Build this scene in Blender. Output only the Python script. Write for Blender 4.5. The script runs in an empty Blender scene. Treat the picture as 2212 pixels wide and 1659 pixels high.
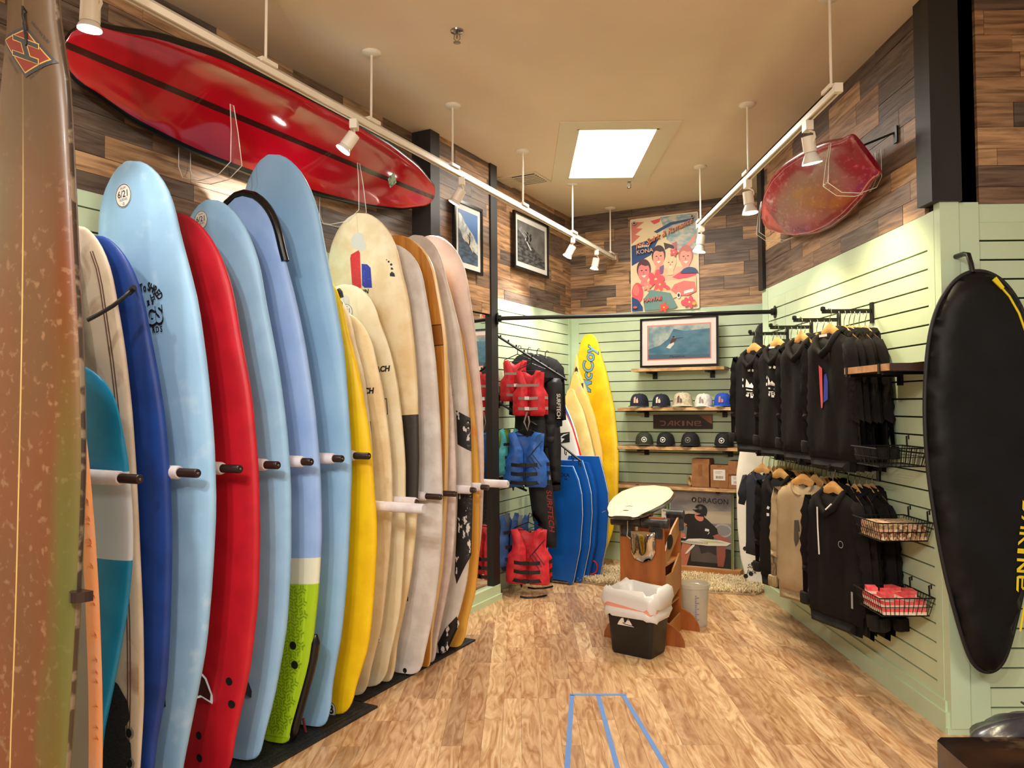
import bpy, math, random
import numpy as np
from mathutils import Vector, Matrix
from mathutils.geometry import delaunay_2d_cdt
sc = bpy.context.scene
COL = sc.collection
R0 = random.Random(11)
# ------------------------------------------------------------------ camera
F = 1655.0; HC = 1.6
PITCH = math.atan(44.5 / F); ROLL = 0.0085; YAW = math.atan(14 / F)
fw = Vector((-math.sin(YAW) * math.cos(PITCH), math.cos(YAW) * math.cos(PITCH), math.sin(PITCH)))
r0 = Vector((math.cos(YAW), math.sin(YAW), 0)); u0 = r0.cross(fw)
RT = r0 * math.cos(ROLL) - u0 * math.sin(ROLL); UP = u0 * math.cos(ROLL) + r0 * math.sin(ROLL)
cam = bpy.data.cameras.new('camera'); camo = bpy.data.objects.new('camera', cam); COL.objects.link(camo)
cam.sensor_width = 36; cam.lens = F / 2212 * 36; cam.clip_start = .05
camo.matrix_world = Matrix(((RT.x, UP.x, -fw.x, 0), (RT.y, UP.y, -fw.y, 0), (RT.z, UP.z, -fw.z, HC), (0, 0, 0, 1)))
sc.camera = camo
# room frame: the left wall runs along L, N points away from it; the right wall runs along world y
A = math.radians(27.12)
N = Vector((math.cos(A), -math.sin(A), 0)); L = Vector((math.sin(A), math.cos(A), 0))
def W(n, l, z=0): return N * n + L * l + Vector((0, 0, z))
def ray(x, y): return fw + RT * ((x - 1106) / F) + UP * ((829.5 - y) / F)
O = Vector((0, 0, HC))
def hit(x, y, nv, c):
    d = ray(x, y); return O + d * ((c - nv.dot(O)) / nv.dot(d))
def at_l(x, y, l):   # point of the plane across the left wall -> (n, l, z)
    p = hit(x, y, L, l); return (N.dot(p), l, p.z)
def at_n(x, y, n):
    p = hit(x, y, N, n); return (n, L.dot(p), p.z)
def at_y(x, y, yy): p = hit(x, y, Vector((0, 1, 0)), yy); return (p.x, p.y, p.z)
def at_x(x, y, xx): p = hit(x, y, Vector((1, 0, 0)), xx); return (p.x, p.y, p.z)
def at_z(x, y, z): p = hit(x, y, Vector((0, 0, 1)), z); return (p.x, p.y, p.z)
# ------------------------------------------------------------------ world, lights, exposure
wd = bpy.data.worlds.new('world'); sc.world = wd; wd.use_nodes = True
bg = wd.node_tree.nodes['Background']; bg.inputs[0].default_value = (1.0, .95, .87, 1); bg.inputs[1].default_value = .36
vs = sc.view_settings; vs.view_transform = 'Standard'; vs.look = 'None'; vs.gamma = 1; vs.use_curve_mapping = False; vs.exposure = 0.28
def area(name, loc, size, power, col, rot=(0, 0, 0)):
    d = bpy.data.lights.new(name, 'AREA'); d.shape = 'RECTANGLE'; d.size, d.size_y = size; d.energy = power; d.color = col
    o = bpy.data.objects.new(name, d); COL.objects.link(o); o.location = loc; o.rotation_euler = rot; return o
def spot(name, loc, target, power, col, deg=75, blend=.6, rad=.03):
    d = bpy.data.lights.new(name, 'SPOT'); d.energy = power; d.color = col; d.spot_size = math.radians(deg); d.spot_blend = blend; d.shadow_soft_size = rad
    o = bpy.data.objects.new(name, d); COL.objects.link(o); o.location = loc
    o.rotation_euler = (Vector(target) - Vector(loc)).to_track_quat('-Z', 'Y').to_euler(); return o
COOL = (1.0, .93, .84); WARM = (1.0, .84, .54)
area('store_light_left', (-1.2, -.6, 3.5), (1.6, 1.2), 95, (1, .94, .86))
spot('store_spot', W(-1.0, -.5, 3.1), W(-2.6, 2.9, 1.3), 105, (1, .95, .88), 100, .5, .04)
spot('store_spot', W(-.2, -.9, 3.1), W(-2.4, 4.2, 1.3), 100, (1, .95, .88), 90, .5, .04)
area('store_light_right', (1.6, -1.2, 3.5), (1.6, 1.2), 130, (1, .92, .80))
area('store_light_mid', (.3, 1.4, 3.55), (.8, .8), 20, (1, .9, .76))
area('skylight_glow', (.75, 6.1, 3.59), (.55, 1.1), 42, (1, .95, .86))
# ------------------------------------------------------------------ materials
def s2l(c):
    r = []
    for v in c[:3]:
        v = v / 255.; r.append(v / 12.92 if v <= .04045 else ((v + .055) / 1.055) ** 2.4)
    return (r[0], r[1], r[2], 1)
MATS = {}
class NT:
    def __init__(s, m):
        s.m = m; s.t = m.node_tree; s.b = s.t.nodes['Principled BSDF']
    def n(s, t, **k):
        x = s.t.nodes.new(t)
        for a, b in k.items(): setattr(x, a, b)
        return x
    def l(s, a, b): s.t.links.new(a, b)
    def math(s, op, a, b=None):
        x = s.n('ShaderNodeMath', operation=op)
        for i, v in enumerate((a, b)):
            if v is None: continue
            if isinstance(v, (int, float)): x.inputs[i].default_value = v
            else: s.l(v, x.inputs[i])
        return x.outputs[0]
    def mix(s, f, a, b):
        x = s.n('ShaderNodeMix', data_type='RGBA')
        for i, v in ((0, f), (6, a), (7, b)):
            if isinstance(v, (int, float)): x.inputs[i].default_value = v
            elif isinstance(v, tuple): x.inputs[i].default_value = v
            else: s.l(v, x.inputs[i])
        return x.outputs[2]
def mat(name, c, c2=None, scale=5, stretch=(1, 1, 1), lo=.4, hi=.6, rough=.5, bump=0, bscale=None, metal=0, coat=0, rand=None, bands=None, emit=0, trans=0, alpha=1, wave=None, spec=.5, detail=4, hue=None, c3=None, scale3=20, dist=0):
    if name in MATS: return MATS[name]
    m = bpy.data.materials.new(name); MATS[name] = m; m.use_nodes = True; q = NT(m); b = q.b
    b.inputs['Roughness'].default_value = rough; b.inputs['Metallic'].default_value = metal
    b.inputs['Specular IOR Level'].default_value = spec
    b.inputs['Coat Weight'].default_value = coat; b.inputs['Coat Roughness'].default_value = .08
    b.inputs['Transmission Weight'].default_value = trans; b.inputs['Alpha'].default_value = alpha
    b.inputs['Base Color'].default_value = s2l(c)
    tc = q.n('ShaderNodeTexCoord'); co = tc.outputs['Object']; oi = None
    col = s2l(c)
    if rand:
        oi = q.n('ShaderNodeObjectInfo'); rp = q.n('ShaderNodeValToRGB'); rp.color_ramp.interpolation = 'CONSTANT'
        el = rp.color_ramp.elements
        for i, cc in enumerate(rand):
            e = el[i] if i < 2 else el.new(i / len(rand))
            e.position = i / len(rand); e.color = s2l(cc)
        q.l(oi.outputs['Random'], rp.inputs[0]); col = rp.outputs[0]
    if c2 or bump:
        mp = q.n('ShaderNodeMapping'); mp.inputs['Scale'].default_value = stretch
        if rand:
            cm = q.n('ShaderNodeCombineXYZ'); v = q.math('MULTIPLY', oi.outputs['Random'], 37.0)
            for i in range(3): q.l(v, cm.inputs[i])
            ad = q.n('ShaderNodeVectorMath', operation='ADD'); q.l(co, ad.inputs[0]); q.l(cm.outputs[0], ad.inputs[1]); q.l(ad.outputs[0], mp.inputs[0])
        else: q.l(co, mp.inputs[0])
        no = q.n('ShaderNodeTexNoise'); no.inputs['Scale'].default_value = scale; no.inputs['Detail'].default_value = detail; no.inputs['Distortion'].default_value = dist
        q.l(mp.outputs[0], no.inputs['Vector'])
    if c2:
        mr = q.n('ShaderNodeMapRange'); mr.inputs[1].default_value = lo; mr.inputs[2].default_value = hi; q.l(no.outputs[0], mr.inputs[0])
        if rand:
            x = q.n('ShaderNodeMix', data_type='RGBA', blend_type='MULTIPLY'); q.l(mr.outputs[0], x.inputs[0]); q.l(col, x.inputs[6]); x.inputs[7].default_value = s2l(c2); col = x.outputs[2]
        else: col = q.mix(mr.outputs[0], col, s2l(c2))
    if c3:
        n3 = q.n('ShaderNodeTexNoise'); n3.inputs['Scale'].default_value = scale3; n3.inputs['Detail'].default_value = 6; q.l(co, n3.inputs['Vector'])
        m3 = q.n('ShaderNodeMapRange'); m3.inputs[1].default_value = .58; m3.inputs[2].default_value = .68; q.l(n3.outputs[0], m3.inputs[0])
        col = q.mix(m3.outputs[0], col, s2l(c3))
    if bands:   # (axis, lo, hi, colour[, abs]) in the object's own coordinates
        sx = q.n('ShaderNodeSeparateXYZ'); q.l(co, sx.inputs[0])
        for bd in bands:
            a, lo_, hi_, cc = bd[:4]; v = sx.outputs['XYZ'.index(a)]
            if len(bd) > 4: v = q.math('ABSOLUTE', v)
            k = q.math('MULTIPLY', q.math('GREATER_THAN', v, lo_), q.math('LESS_THAN', v, hi_)); col = q.mix(k, col, s2l(cc))
    if not isinstance(col, tuple): q.l(col, b.inputs['Base Color'])
    if bump:
        bp = q.n('ShaderNodeBump'); bp.inputs['Strength'].default_value = bump; bp.inputs['Distance'].default_value = .004
        if bscale:
            n2 = q.n('ShaderNodeTexNoise'); n2.inputs['Scale'].default_value = bscale; n2.inputs['Detail'].default_value = 3; q.l(mp.outputs[0], n2.inputs['Vector']); q.l(n2.outputs[0], bp.inputs['Height'])
        else: q.l(no.outputs[0], bp.inputs['Height'])
        q.l(bp.outputs[0], b.inputs['Normal'])
    if emit:
        b.inputs['Emission Color'].default_value = s2l(c); b.inputs['Emission Strength'].default_value = emit
    return m
# ------------------------------------------------------------------ mesh helpers
class MB:
    def __init__(s): s.v = []; s.f = []; s.m = []
    def add(s, v, f, mi=0):
        k = len(s.v); s.v += [tuple(p) for p in v]; s.f += [tuple(i + k for i in q) for q in f]; s.m += [mi] * len(f); return s
    def box(s, x0, x1, y0, y1, z0, z1, mi=0, M=None):
        v = [(x, y, z) for z in (z0, z1) for y in (y0, y1) for x in (x0, x1)]
        if M: v = [M @ Vector(p) for p in v]
        return s.add(v, [(0, 2, 3, 1), (4, 5, 7, 6), (0, 1, 5, 4), (2, 6, 7, 3), (0, 4, 6, 2), (1, 3, 7, 5)], mi)
    def tube(s, pts, r, seg=8, mi=0, cap=True, closed=False):
        pts = [Vector(p) for p in pts]; n = len(pts); rs = r if isinstance(r, (list, tuple)) else [r] * n
        vs_ = []; ref = None
        for i, p in enumerate(pts):
            a = pts[(i - 1) % n] if (i or closed) else p; b = pts[(i + 1) % n] if (i < n - 1 or closed) else p
            t = (b - a).normalized()
            if ref is None: ref = t.orthogonal().normalized()
            ref = (ref - t * ref.dot(t)).normalized(); bi = t.cross(ref)
            for k in range(seg):
                w = 2 * math.pi * k / seg; vs_.append(p + (ref * math.cos(w) + bi * math.sin(w)) * rs[i])
        fs = []
        for i in range(n if closed else n - 1):
            for k in range(seg):
                a = i * seg + k; b = i * seg + (k + 1) % seg; j = ((i + 1) % n) * seg
                fs.append((a, b, j + (k + 1) % seg, j + k))
        if cap and not closed: fs += [tuple(range(seg))[::-1], tuple((n - 1) * seg + k for k in range(seg))]
        return s.add(vs_, fs, mi)
    def lathe(s, prof, M=None, seg=20, mi=0, capped=True):
        M = M or Matrix(); v = []; f = []
        for r, z in prof:
            for k in range(seg):
                w = 2 * math.pi * k / seg; v.append(M @ Vector((r * math.cos(w), r * math.sin(w), z)))
        for i in range(len(prof) - 1):
            for k in range(seg):
                a = i * seg + k; b = i * seg + (k + 1) % seg; f.append((a, b, b + seg, a + seg))
        if capped: f += [tuple(range(seg))[::-1], tuple((len(prof) - 1) * seg + k for k in range(seg))]
        return s.add(v, f, mi)
    def prism(s, poly, t0, t1, M=None, mi=0):
        """extrude a 2D polygon (x, z) from y=t0 to y=t1"""
        n = len(poly); v = [Vector((p[0], t0, p[1])) for p in poly] + [Vector((p[0], t1, p[1])) for p in poly]
        if M: v = [M @ p for p in v]
        return s.add(v, [tuple(range(n)), tuple(range(2 * n - 1, n - 1, -1))] + [((i + 1) % n, i, i + n, (i + 1) % n + n) for i in range(n)], mi)
    def build(s, name, mats, parent=None, smooth=False, loc=None):
        me = bpy.data.meshes.new(name); me.from_pydata(s.v, [], s.f)
        for m in (mats if isinstance(mats, (list, tuple)) else [mats]): me.materials.append(m)
        if any(s.m): me.polygons.foreach_set('material_index', s.m)
        me.update()
        if smooth:
            me.polygons.foreach_set('use_smooth', [True] * len(me.polygons))
            try: me.set_sharp_from_angle(angle=math.radians(smooth if smooth is not True else 45))
            except Exception: pass
        o = bpy.data.objects.new(name, me); COL.objects.link(o)
        if parent: o.parent = parent
        if loc: o.location = loc
        return o
def tag(o, label=None, cat=None, group=None, kind=None):
    if label: o['label'] = label
    if cat: o['category'] = cat
    if group: o['group'] = group
    if kind: o['kind'] = kind
    return o
def thing(name, label, cat, loc=(0, 0, 0), rz=0, group=None, M=None):
    o = bpy.data.objects.new(name, None); COL.objects.link(o); o.empty_display_size = .05
    if M is not None: o.matrix_world = M
    else: o.location = loc; o.rotation_euler = (0, 0, rz)
    return tag(o, label, cat, group)
KIDS = {}
def dup(root, M, label=None, group=None, name=None):
    """copy of a thing, its parts and their sub-parts"""
    r = root.copy(); COL.objects.link(r); r.matrix_world = M
    if label: r['label'] = label
    if group: r['group'] = group
    def rec(src, dst):
        for ch in [o for o in src.children]:
            c = ch.copy(); COL.objects.link(c); c.parent = dst; rec(ch, c)
    rec(root, r); return r
def TR(loc, rz=0, rx=0, ry=0, sx=1, sy=1, sz=1):
    return Matrix.Translation(Vector(loc)) @ Matrix.Rotation(rz, 4, 'Z') @ Matrix.Rotation(ry, 4, 'Y') @ Matrix.Rotation(rx, 4, 'X') @ Matrix.Diagonal((sx, sy, sz, 1))
def frame(o_, X, Y, Z):
    return Matrix(((X[0], Y[0], Z[0], o_[0]), (X[1], Y[1], Z[1], o_[1]), (X[2], Y[2], Z[2], o_[2]), (0, 0, 0, 1)))
_tx = {}
def text2d(s, size=1., bold=0., shear=0., space=1.):
    key = (s, bold, shear, space)
    if key not in _tx:
        cu = bpy.data.curves.new('t', 'FONT'); cu.body = s; cu.size = 1; cu.align_x = 'CENTER'; cu.align_y = 'CENTER'; cu.offset = bold; cu.shear = shear; cu.space_character = space; cu.resolution_u = 3
        ob = bpy.data.objects.new('t', cu); me = bpy.data.meshes.new_from_object(ob)
        _tx[key] = ([(v.co.x, v.co.y) for v in me.vertices], [tuple(p.vertices) for p in me.polygons])
        bpy.data.objects.remove(ob); bpy.data.curves.remove(cu); bpy.data.meshes.remove(me)
    v, f = _tx[key]; return [(x * size, y * size) for x, y in v], f
def flat(mb, shapes, fn, mi=0):
    """2D (verts, faces) put on a surface fn(u, v)->xyz"""
    v, f = shapes; mb.add([fn(*p) for p in v], f, mi)
def xf(shape, dx=0, dy=0, ang=0, sx=1, sy=1):
    c, s = math.cos(ang), math.sin(ang)
    return [((x * sx) * c - (y * sy) * s + dx, (x * sx) * s + (y * sy) * c + dy) for x, y in shape[0]], shape[1]
def poly(p): return (list(p), [tuple(range(len(p)))])
def ell(cx, cy, rx, ry, n=20, a0=0, a1=2 * math.pi, ang=0):
    c, s = math.cos(ang), math.sin(ang); out = []
    for k in range(n):
        w = a0 + (a1 - a0) * k / n; x = rx * math.cos(w); y = ry * math.sin(w); out.append((cx + x * c - y * s, cy + x * s + y * c))
    return poly(out)
def ring(cx, cy, r, t, n=24, a0=0, a1=2 * math.pi, sy=1):
    v = []; f = []
    for k in range(n + 1):
        w = a0 + (a1 - a0) * k / n
        v += [(cx + r * math.cos(w), cy + sy * r * math.sin(w)), (cx + (r - t) * math.cos(w), cy + sy * (r - t) * math.sin(w))]
    for k in range(n): f.append((2 * k, 2 * k + 2, 2 * k + 3, 2 * k + 1))
    return v, f
def pillow(outline, th, res=.03, soft=.05, fold=0, fseed=0, flatback=False, ffreq=30):
    """puffed cloth shape from a 2D outline (x, z); front is -y"""
    pts = []; n = len(outline)
    for i in range(n):
        a = outline[i]; b = outline[(i + 1) % n]; d = math.hypot(b[0] - a[0], b[1] - a[1]); k = max(1, int(d / res))
        for j in range(k): pts.append((a[0] + (b[0] - a[0]) * j / k, a[1] + (b[1] - a[1]) * j / k))
    m = len(pts); P = np.array(pts); Q = np.roll(P, -1, 0)
    def dist(x, y):
        d = Q - P; w = np.array((x, y)) - P; t = np.clip((w * d).sum(1) / np.maximum((d * d).sum(1), 1e-12), 0, 1)
        return float(np.sqrt((((w - d * t[:, None])) ** 2).sum(1)).min())
    def inside(x, y):
        c = (P[:, 1] > y) != (Q[:, 1] > y)
        with np.errstate(divide='ignore', invalid='ignore'): xi = (Q[:, 0] - P[:, 0]) * (y - P[:, 1]) / (Q[:, 1] - P[:, 1]) + P[:, 0]
        return int((c & (x < xi)).sum()) % 2 == 1
    x0, y0 = P.min(0); x1, y1 = P.max(0); ins = []; yy = y0 + res / 2; r_ = 0
    while yy < y1:
        xx = x0 + (res / 2 if r_ % 2 else res)
        while xx < x1:
            if inside(xx, yy) and dist(xx, yy) > res * .45: ins.append((xx, yy))
            xx += res
        yy += res * .87; r_ += 1
    allp = [Vector(p) for p in pts + ins]
    vo, ed, fo, *_ = delaunay_2d_cdt(allp, [(i, (i + 1) % m) for i in range(m)], [], 1, 1e-6)
    H = []; rr = random.Random(fseed); ph = [rr.uniform(0, 6.28) for _ in range(4)]
    for p in vo:
        d = dist(p.x, p.y); h = th / 2 * math.sqrt(max(0, 1 - max(0, 1 - d / soft) ** 2))
        if fold: h += fold * min(1, d / soft) * (math.sin(p.x * ffreq + ph[0] + 2.5 * math.sin(p.y * 3 + ph[1])) * .6 + .4 * math.sin(p.x * ffreq * 1.9 + p.y * 6 + ph[2]))
        H.append((d < 1e-5, h))
    v = []; fr = {}; bk = {}
    for i, p in enumerate(vo):
        if H[i][0]: fr[i] = bk[i] = len(v); v.append((p.x, 0, p.y))
        else:
            fr[i] = len(v); v.append((p.x, -H[i][1], p.y)); bk[i] = len(v); v.append((p.x, 0 if flatback else H[i][1] * .8, p.y))
    f = [tuple(fr[i] for i in q) for q in fo] + [tuple(bk[i] for i in q)[::-1] for q in fo]
    def hfun(x, z):
        d = dist(x, z); h = th / 2 * math.sqrt(max(0, 1 - max(0, 1 - d / soft) ** 2))
        if fold: h += fold * min(1, d / soft) * (math.sin(x * ffreq + ph[0] + 2.5 * math.sin(z * 3 + ph[1])) * .6 + .4 * math.sin(x * ffreq * 1.9 + z * 6 + ph[2]))
        return h
    return v, f, hfun
def tess(sh, res=.02):
    v, f = sh
    if len(f) != 1 or max(max(p[0] for p in v) - min(p[0] for p in v), max(p[1] for p in v) - min(p[1] for p in v)) < .03: return sh
    ext = max(max(p[0] for p in v) - min(p[0] for p in v), max(p[1] for p in v) - min(p[1] for p in v))
    vv, ff, _ = pillow(list(v), .002, max(.008, min(res, ext / 5)), .001); ff = ff[:len(ff) // 2]
    return [(p[0], p[2]) for p in vv], ff
def chaikin(P, n=2):
    for _ in range(n):
        Q = []
        for i in range(len(P)):
            a, b_ = P[i], P[(i + 1) % len(P)]; Q += [(a[0] * .75 + b_[0] * .25, a[1] * .75 + b_[1] * .25), (a[0] * .25 + b_[0] * .75, a[1] * .25 + b_[1] * .75)]
        P = Q
    return P
def sym(half): return half + [(-x, y) for x, y in reversed(half) if abs(x) > 1e-6]
# ------------------------------------------------------------------ the setting
ZC = 3.6; ZS = 2.54; WL = -3.22; WB = 7.53; WR = 2.06; WF = 3.76
M_gap = mat('dark_gap', (38, 34, 24), rough=.9)
M_green = mat('green_paint', (204, 220, 184), (197, 214, 177), scale=3, rough=.42, bump=.05, bscale=60)
M_greentrim = mat('green_trim', (198, 218, 184), rough=.4)
M_wood = mat('reclaimed_plank', (120, 85, 55), (128, 108, 92), scale=3.2, stretch=(1.2, 1.2, 14), lo=.4, hi=.75, rough=.5, bump=.5, detail=7, dist=.5,
             rand=[(168, 130, 94), (120, 98, 80), (188, 144, 102), (146, 116, 90), (100, 84, 72), (178, 138, 98), (134, 104, 78), (160, 122, 88), (114, 96, 82), (198, 156, 112)])
M_black = mat('black_timber', (36, 33, 30), (22, 20, 18), scale=4, stretch=(1, 1, .15), rough=.55, bump=.2)
M_blackmetal = mat('black_metal', (20, 19, 18), rough=.4, metal=.3)
M_ceil = mat('ceiling_paint', (238, 216, 186), (233, 211, 182), scale=2, rough=.8, bump=.06, bscale=90)
M_floor = mat('vinyl_plank', (200, 160, 112), (190, 158, 130), scale=3.0, stretch=(5.5, 1.0, 1), lo=.36, hi=.7, rough=.36, bump=.12, detail=5, dist=2.4, spec=.4,
              rand=[(220, 184, 142), (200, 164, 126), (228, 194, 150), (188, 154, 120), (214, 176, 134), (224, 188, 142), (204, 166, 124), (232, 200, 156)])
RZ = -A
def struct(o): o['kind'] = 'structure'; return o
# floor
mb = MB(); mb.box(-6, 6, -5, 9.5, -.06, -.004)
floor = struct(mb.build('floor', mat('floor_base', (120, 92, 64), rough=.6)))
PW = .0945; RW = .2905; Y0 = 4.2199; rf = random.Random(5); cand = []; rest = MB()
for c in range(-45, 40):
    ph = rf.choice((0, 1, 2)) if c % 2 else (c // 2) % 3
    x0 = c * PW
    k = -16
    while True:
        y0 = Y0 + (k * 3 + ph) * RW
        if y0 > 8.6: break
        k += 1
        if y0 + 3 * RW < -3: continue
        xc, yc = x0 + PW / 2, y0 + 1.5 * RW
        if xc < -2.75 + yc * .51 - 1.25 or xc > 3.3: continue
        vis = yc > 2.7 and xc < 2.12 and (xc / yc > -.69) and N.dot(Vector((xc, yc, 0))) > -2.85 and L.dot(Vector((xc, yc, 0))) < 7.4
        (cand.append((math.hypot(xc, yc), x0, y0)) if vis else rest.box(x0 + .0006, x0 + PW - .0006, y0 + .0006, y0 + 3 * RW - .0006, -.004, 0))
cand.sort()
pm = MB(); pm.box(-PW / 2 + .0005, PW / 2 - .0005, -1.5 * RW + .0006, 1.5 * RW - .0006, -.006, 0)
p0 = pm.build('plank', M_floor, floor)
for i, (d, x0, y0) in enumerate(cand):
    if i < 300:
        o = p0 if i == 0 else p0.copy()
        if i: COL.objects.link(o); o.parent = floor
        o.location = (x0 + PW / 2, y0 + 1.5 * RW, 0)
    else: rest.box(x0 + .0006, x0 + PW - .0006, y0 + .0006, y0 + 3 * RW - .0006, -.004, 0)
rest.build('plank_field', M_floor, floor)['kind'] = 'stuff'
# ceiling with an opening for the light panel
sk = [at_z(x, y, ZC) for x, y in ((1222, 284), (1389, 272), (1394, 378), (1256, 385))]
SX0, SX1, SY0, SY1 = .44, 1.04, 5.5, 6.72
mb = MB()
for a in ((-6, SX0, -5, 9.5), (SX1, 6, -5, 9.5), (SX0, SX1, -5, SY0), (SX0, SX1, SY1, 9.5)): mb.box(*a, ZC, ZC + .12)
ceiling = struct(mb.build('ceiling', M_ceil))
# plank cladding and slats
def clad(parent, a0, a1, z0, z1, place, seed, vert=()):
    """rows of reclaimed boards; place(a0,a1,z0,z1,proud)->box tuple in the wall's own axes"""
    r = random.Random(seed); z = z0
    ups = list(vert); row = 0
    while z < z1 - .01:
        h = r.choice((.085, .125, .105)); h = min(h, z1 - z)
        if z1 - (z + h) < .04: h = z1 - z
        a = a0 - r.uniform(0, .35)
        while a < a1:
            ln = r.uniform(.28, .75); b0, b1 = max(a, a0), min(a + ln, a1); a += ln
            if b1 - b0 < .03: continue
            x0, x1, y0, y1, c0, c1 = place(b0 + .0012, b1 - .0012, z + .001, z + h - .001, r.uniform(0, .004))
            c = ((x0 + x1) / 2, (y0 + y1) / 2, (c0 + c1) / 2); q = MB()
            q.box(x0 - c[0], x1 - c[0], y0 - c[1], y1 - c[1], c0 - c[2], c1 - c[2]); q.build('plank', M_wood, parent, loc=c)
        z += h; row += 1
def slats(parent, a0, a1, z0, z1, pitch, top, place):
    z = top; n = 0
    while z > z0 + .03:
        lo = max(z0, z - pitch + .009); x0, x1, y0, y1, c0, c1 = place(a0, a1, lo, min(z, z1), 0)
        c = ((x0 + x1) / 2, (y0 + y1) / 2, (c0 + c1) / 2); q = MB(); q.box(x0 - c[0], x1 - c[0], y0 - c[1], y1 - c[1], c0 - c[2], c1 - c[2]); q.build('slat', M_green, parent, loc=c)
        z -= pitch
# left wall
mb = MB(); mb.box(WL - .16, WL - .02, -3.5, WB + .2, 0, ZC)
wl = struct(mb.build('wall_left', M_gap)); wl.rotation_euler.z = RZ
pl = lambda a0, a1, z0, z1, p: (WL - .02, WL + p, a0, a1, z0, z1)
clad(wl, 0, 4.66, ZS + .02, ZC, pl, 1); clad(wl, 5.6, WB, ZS, ZC, pl, 2)
slats(wl, 0, 4.66, .13, 2.56, .1045, 2.483, pl); slats(wl, 5.6, WB - .07, .13, 2.5, .1055, 2.433, pl)
q = MB(); q.box(WL - .02, WL, 0, 4.66, 2.49, 2.565); q.box(WL - .02, WL, 5.6, WB - .07, 2.44, ZS)
q.box(WL - .02, WL + .006, WB - .07, WB, 0.1, ZS); q.build('slat_cap', M_greentrim, wl)
q = MB(); q.box(WL - .02, WL + .018, 0, 4.66, 0, .13); q.box(WL - .02, WL + .018, 5.6, WB, 0, .13); o = q.build('baseboard_left', M_greentrim); o.rotation_euler.z = RZ; struct(o)
# pier with mirror
mb = MB(); mb.box(WL, -3.09, 4.62, 5.58, 2.34, ZC); mb.box(WL, -3.10, 4.62, 5.58, 0, 2.34)
wp = struct(mb.build('wall_pier', M_gap)); wp.rotation_euler.z = RZ
clad(wp, 4.72, 5.49, 2.345, ZC, lambda a0, a1, z0, z1, p: (-3.09, -3.072 + p, a0, a1, z0, z1), 3)
q = MB(); q.box(-3.10, -3.085, 4.72, 5.49, .12, 2.335); q.build('mirror_panel', mat('mirror', (225, 228, 225), rough=.02, metal=1), wp)
q = MB(); q.box(-3.10, -3.035, 4.62, 5.6, 0, .045); q.box(-3.10, -3.05, 4.62, 5.6, .045, .12); o = q.build('baseboard_pier', M_greentrim); o.rotation_euler.z = RZ; struct(o)
def beam(name, a, rot=RZ):
    q = MB(); q.box(*a); o = struct(q.build(name, M_black)); o.rotation_euler.z = rot; return o
beam('trim_1', (WL, -3.055, 4.6, 4.72, 0, ZC - .001)); beam('trim_2', (WL + .004, -3.055, 5.49, 5.6, .12, ZC - .001))
# back wall
mb = MB(); mb.box(WL, -.6, WB + .02, WB + .16, 0, ZC)
wb = struct(mb.build('wall_back', M_gap)); wb.rotation_euler.z = RZ
pb = lambda a0, a1, z0, z1, p: (a0, a1, WB - p, WB + .02, z0, z1)
clad(wb, WL, -.62, ZS, ZC, pb, 4); slats(wb, WL + .09, -.62, .13, ZS, .1035, 2.446, pb)
q = MB(); q.box(WL + .09, -.62, WB, WB + .02, 2.452, ZS); q.box(WL, WL + .09, WB - .006, WB + .02, .1, ZS); q.build('slat_cap', M_greentrim, wb)
q = MB(); q.box(WL, -.62, WB - .018, WB + .02, 0, .13); o = q.build('baseboard_back', M_greentrim); o.rotation_euler.z = RZ; struct(o)
# right wall: a long low-clad run, its far end an outer corner
mb = MB(); mb.box(WR + .02, 2.5, WF + .02, 6.42, 0, ZC); mb.box(2.5, 2.62, 6.42, 8.2, 0, ZC)
wr = struct(mb.build('wall_right', M_gap))
pr = lambda a0, a1, z0, z1, p: (WR - p, WR + .02, a0, a1, z0, z1)
clad(wr, 3.86, 6.34, ZS, ZC, pr, 6); slats(wr, 3.84, 5.9, .15, ZS, .0930, 2.444, pr); slats(wr, 5.903, 6.3, .15, ZS, .0930, 2.444, pr)
q = MB(); q.box(WR, WR + .02, 3.84, 6.3, 2.4445, ZS); q.box(WR - .004, WR + .02, 3.78, 3.84, .1, ZS); q.box(WR - .004, WR + .02, 6.3, 6.44, .1, ZS)
q.box(WR + .02, 2.5, 6.42, 6.44, 0, ZS); q.build('slat_cap', M_greentrim, wr)
q = MB(); q.box(WR - .022, WR + .02, 3.74, 6.46, 0, .10); q.box(WR - .012, WR + .02, 3.76, 6.45, .10, .15); struct(q.build('baseboard_right', M_greentrim))
beam('trim_3', (WR - .03, WR + .06, 6.34, 6.45, ZS, ZC - .001), 0)
# wall facing the camera on the right
mb = MB(); mb.box(WR + .04, 4.4, WF + .02, WF + .14, 0, ZC)
wf = struct(mb.build('wall_front_right', M_gap))
pf = lambda a0, a1, z0, z1, p: (a0, a1, WF - p, WF + .02, z0, z1)
clad(wf, 2.27, 4.3, ZS + .025, ZC, pf, 8); slats(wf, 2.255, 4.3, .05, ZS, .0945, 2.4745, pf)
q = MB(); q.box(2.255, 4.3, WF, WF + .02, 2.475, ZS + .025); q.box(WR - .002, 2.15, WF - .035, WF + .02, .03, ZS + .03); q.box(2.15, 2.255, WF - .02, WF + .02, .03, ZS + .03); q.build('slat_cap', M_greentrim, wf)
q = MB(); q.box(WR - .02, 4.3, WF - .03, WF + .02, 0, .03); struct(q.build('baseboard_front_right', M_greentrim))
beam('trim_4', (WR - .045, WR + .1, WF - .05, WF + .09, ZS + .03, ZC - .001), 0)
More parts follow.
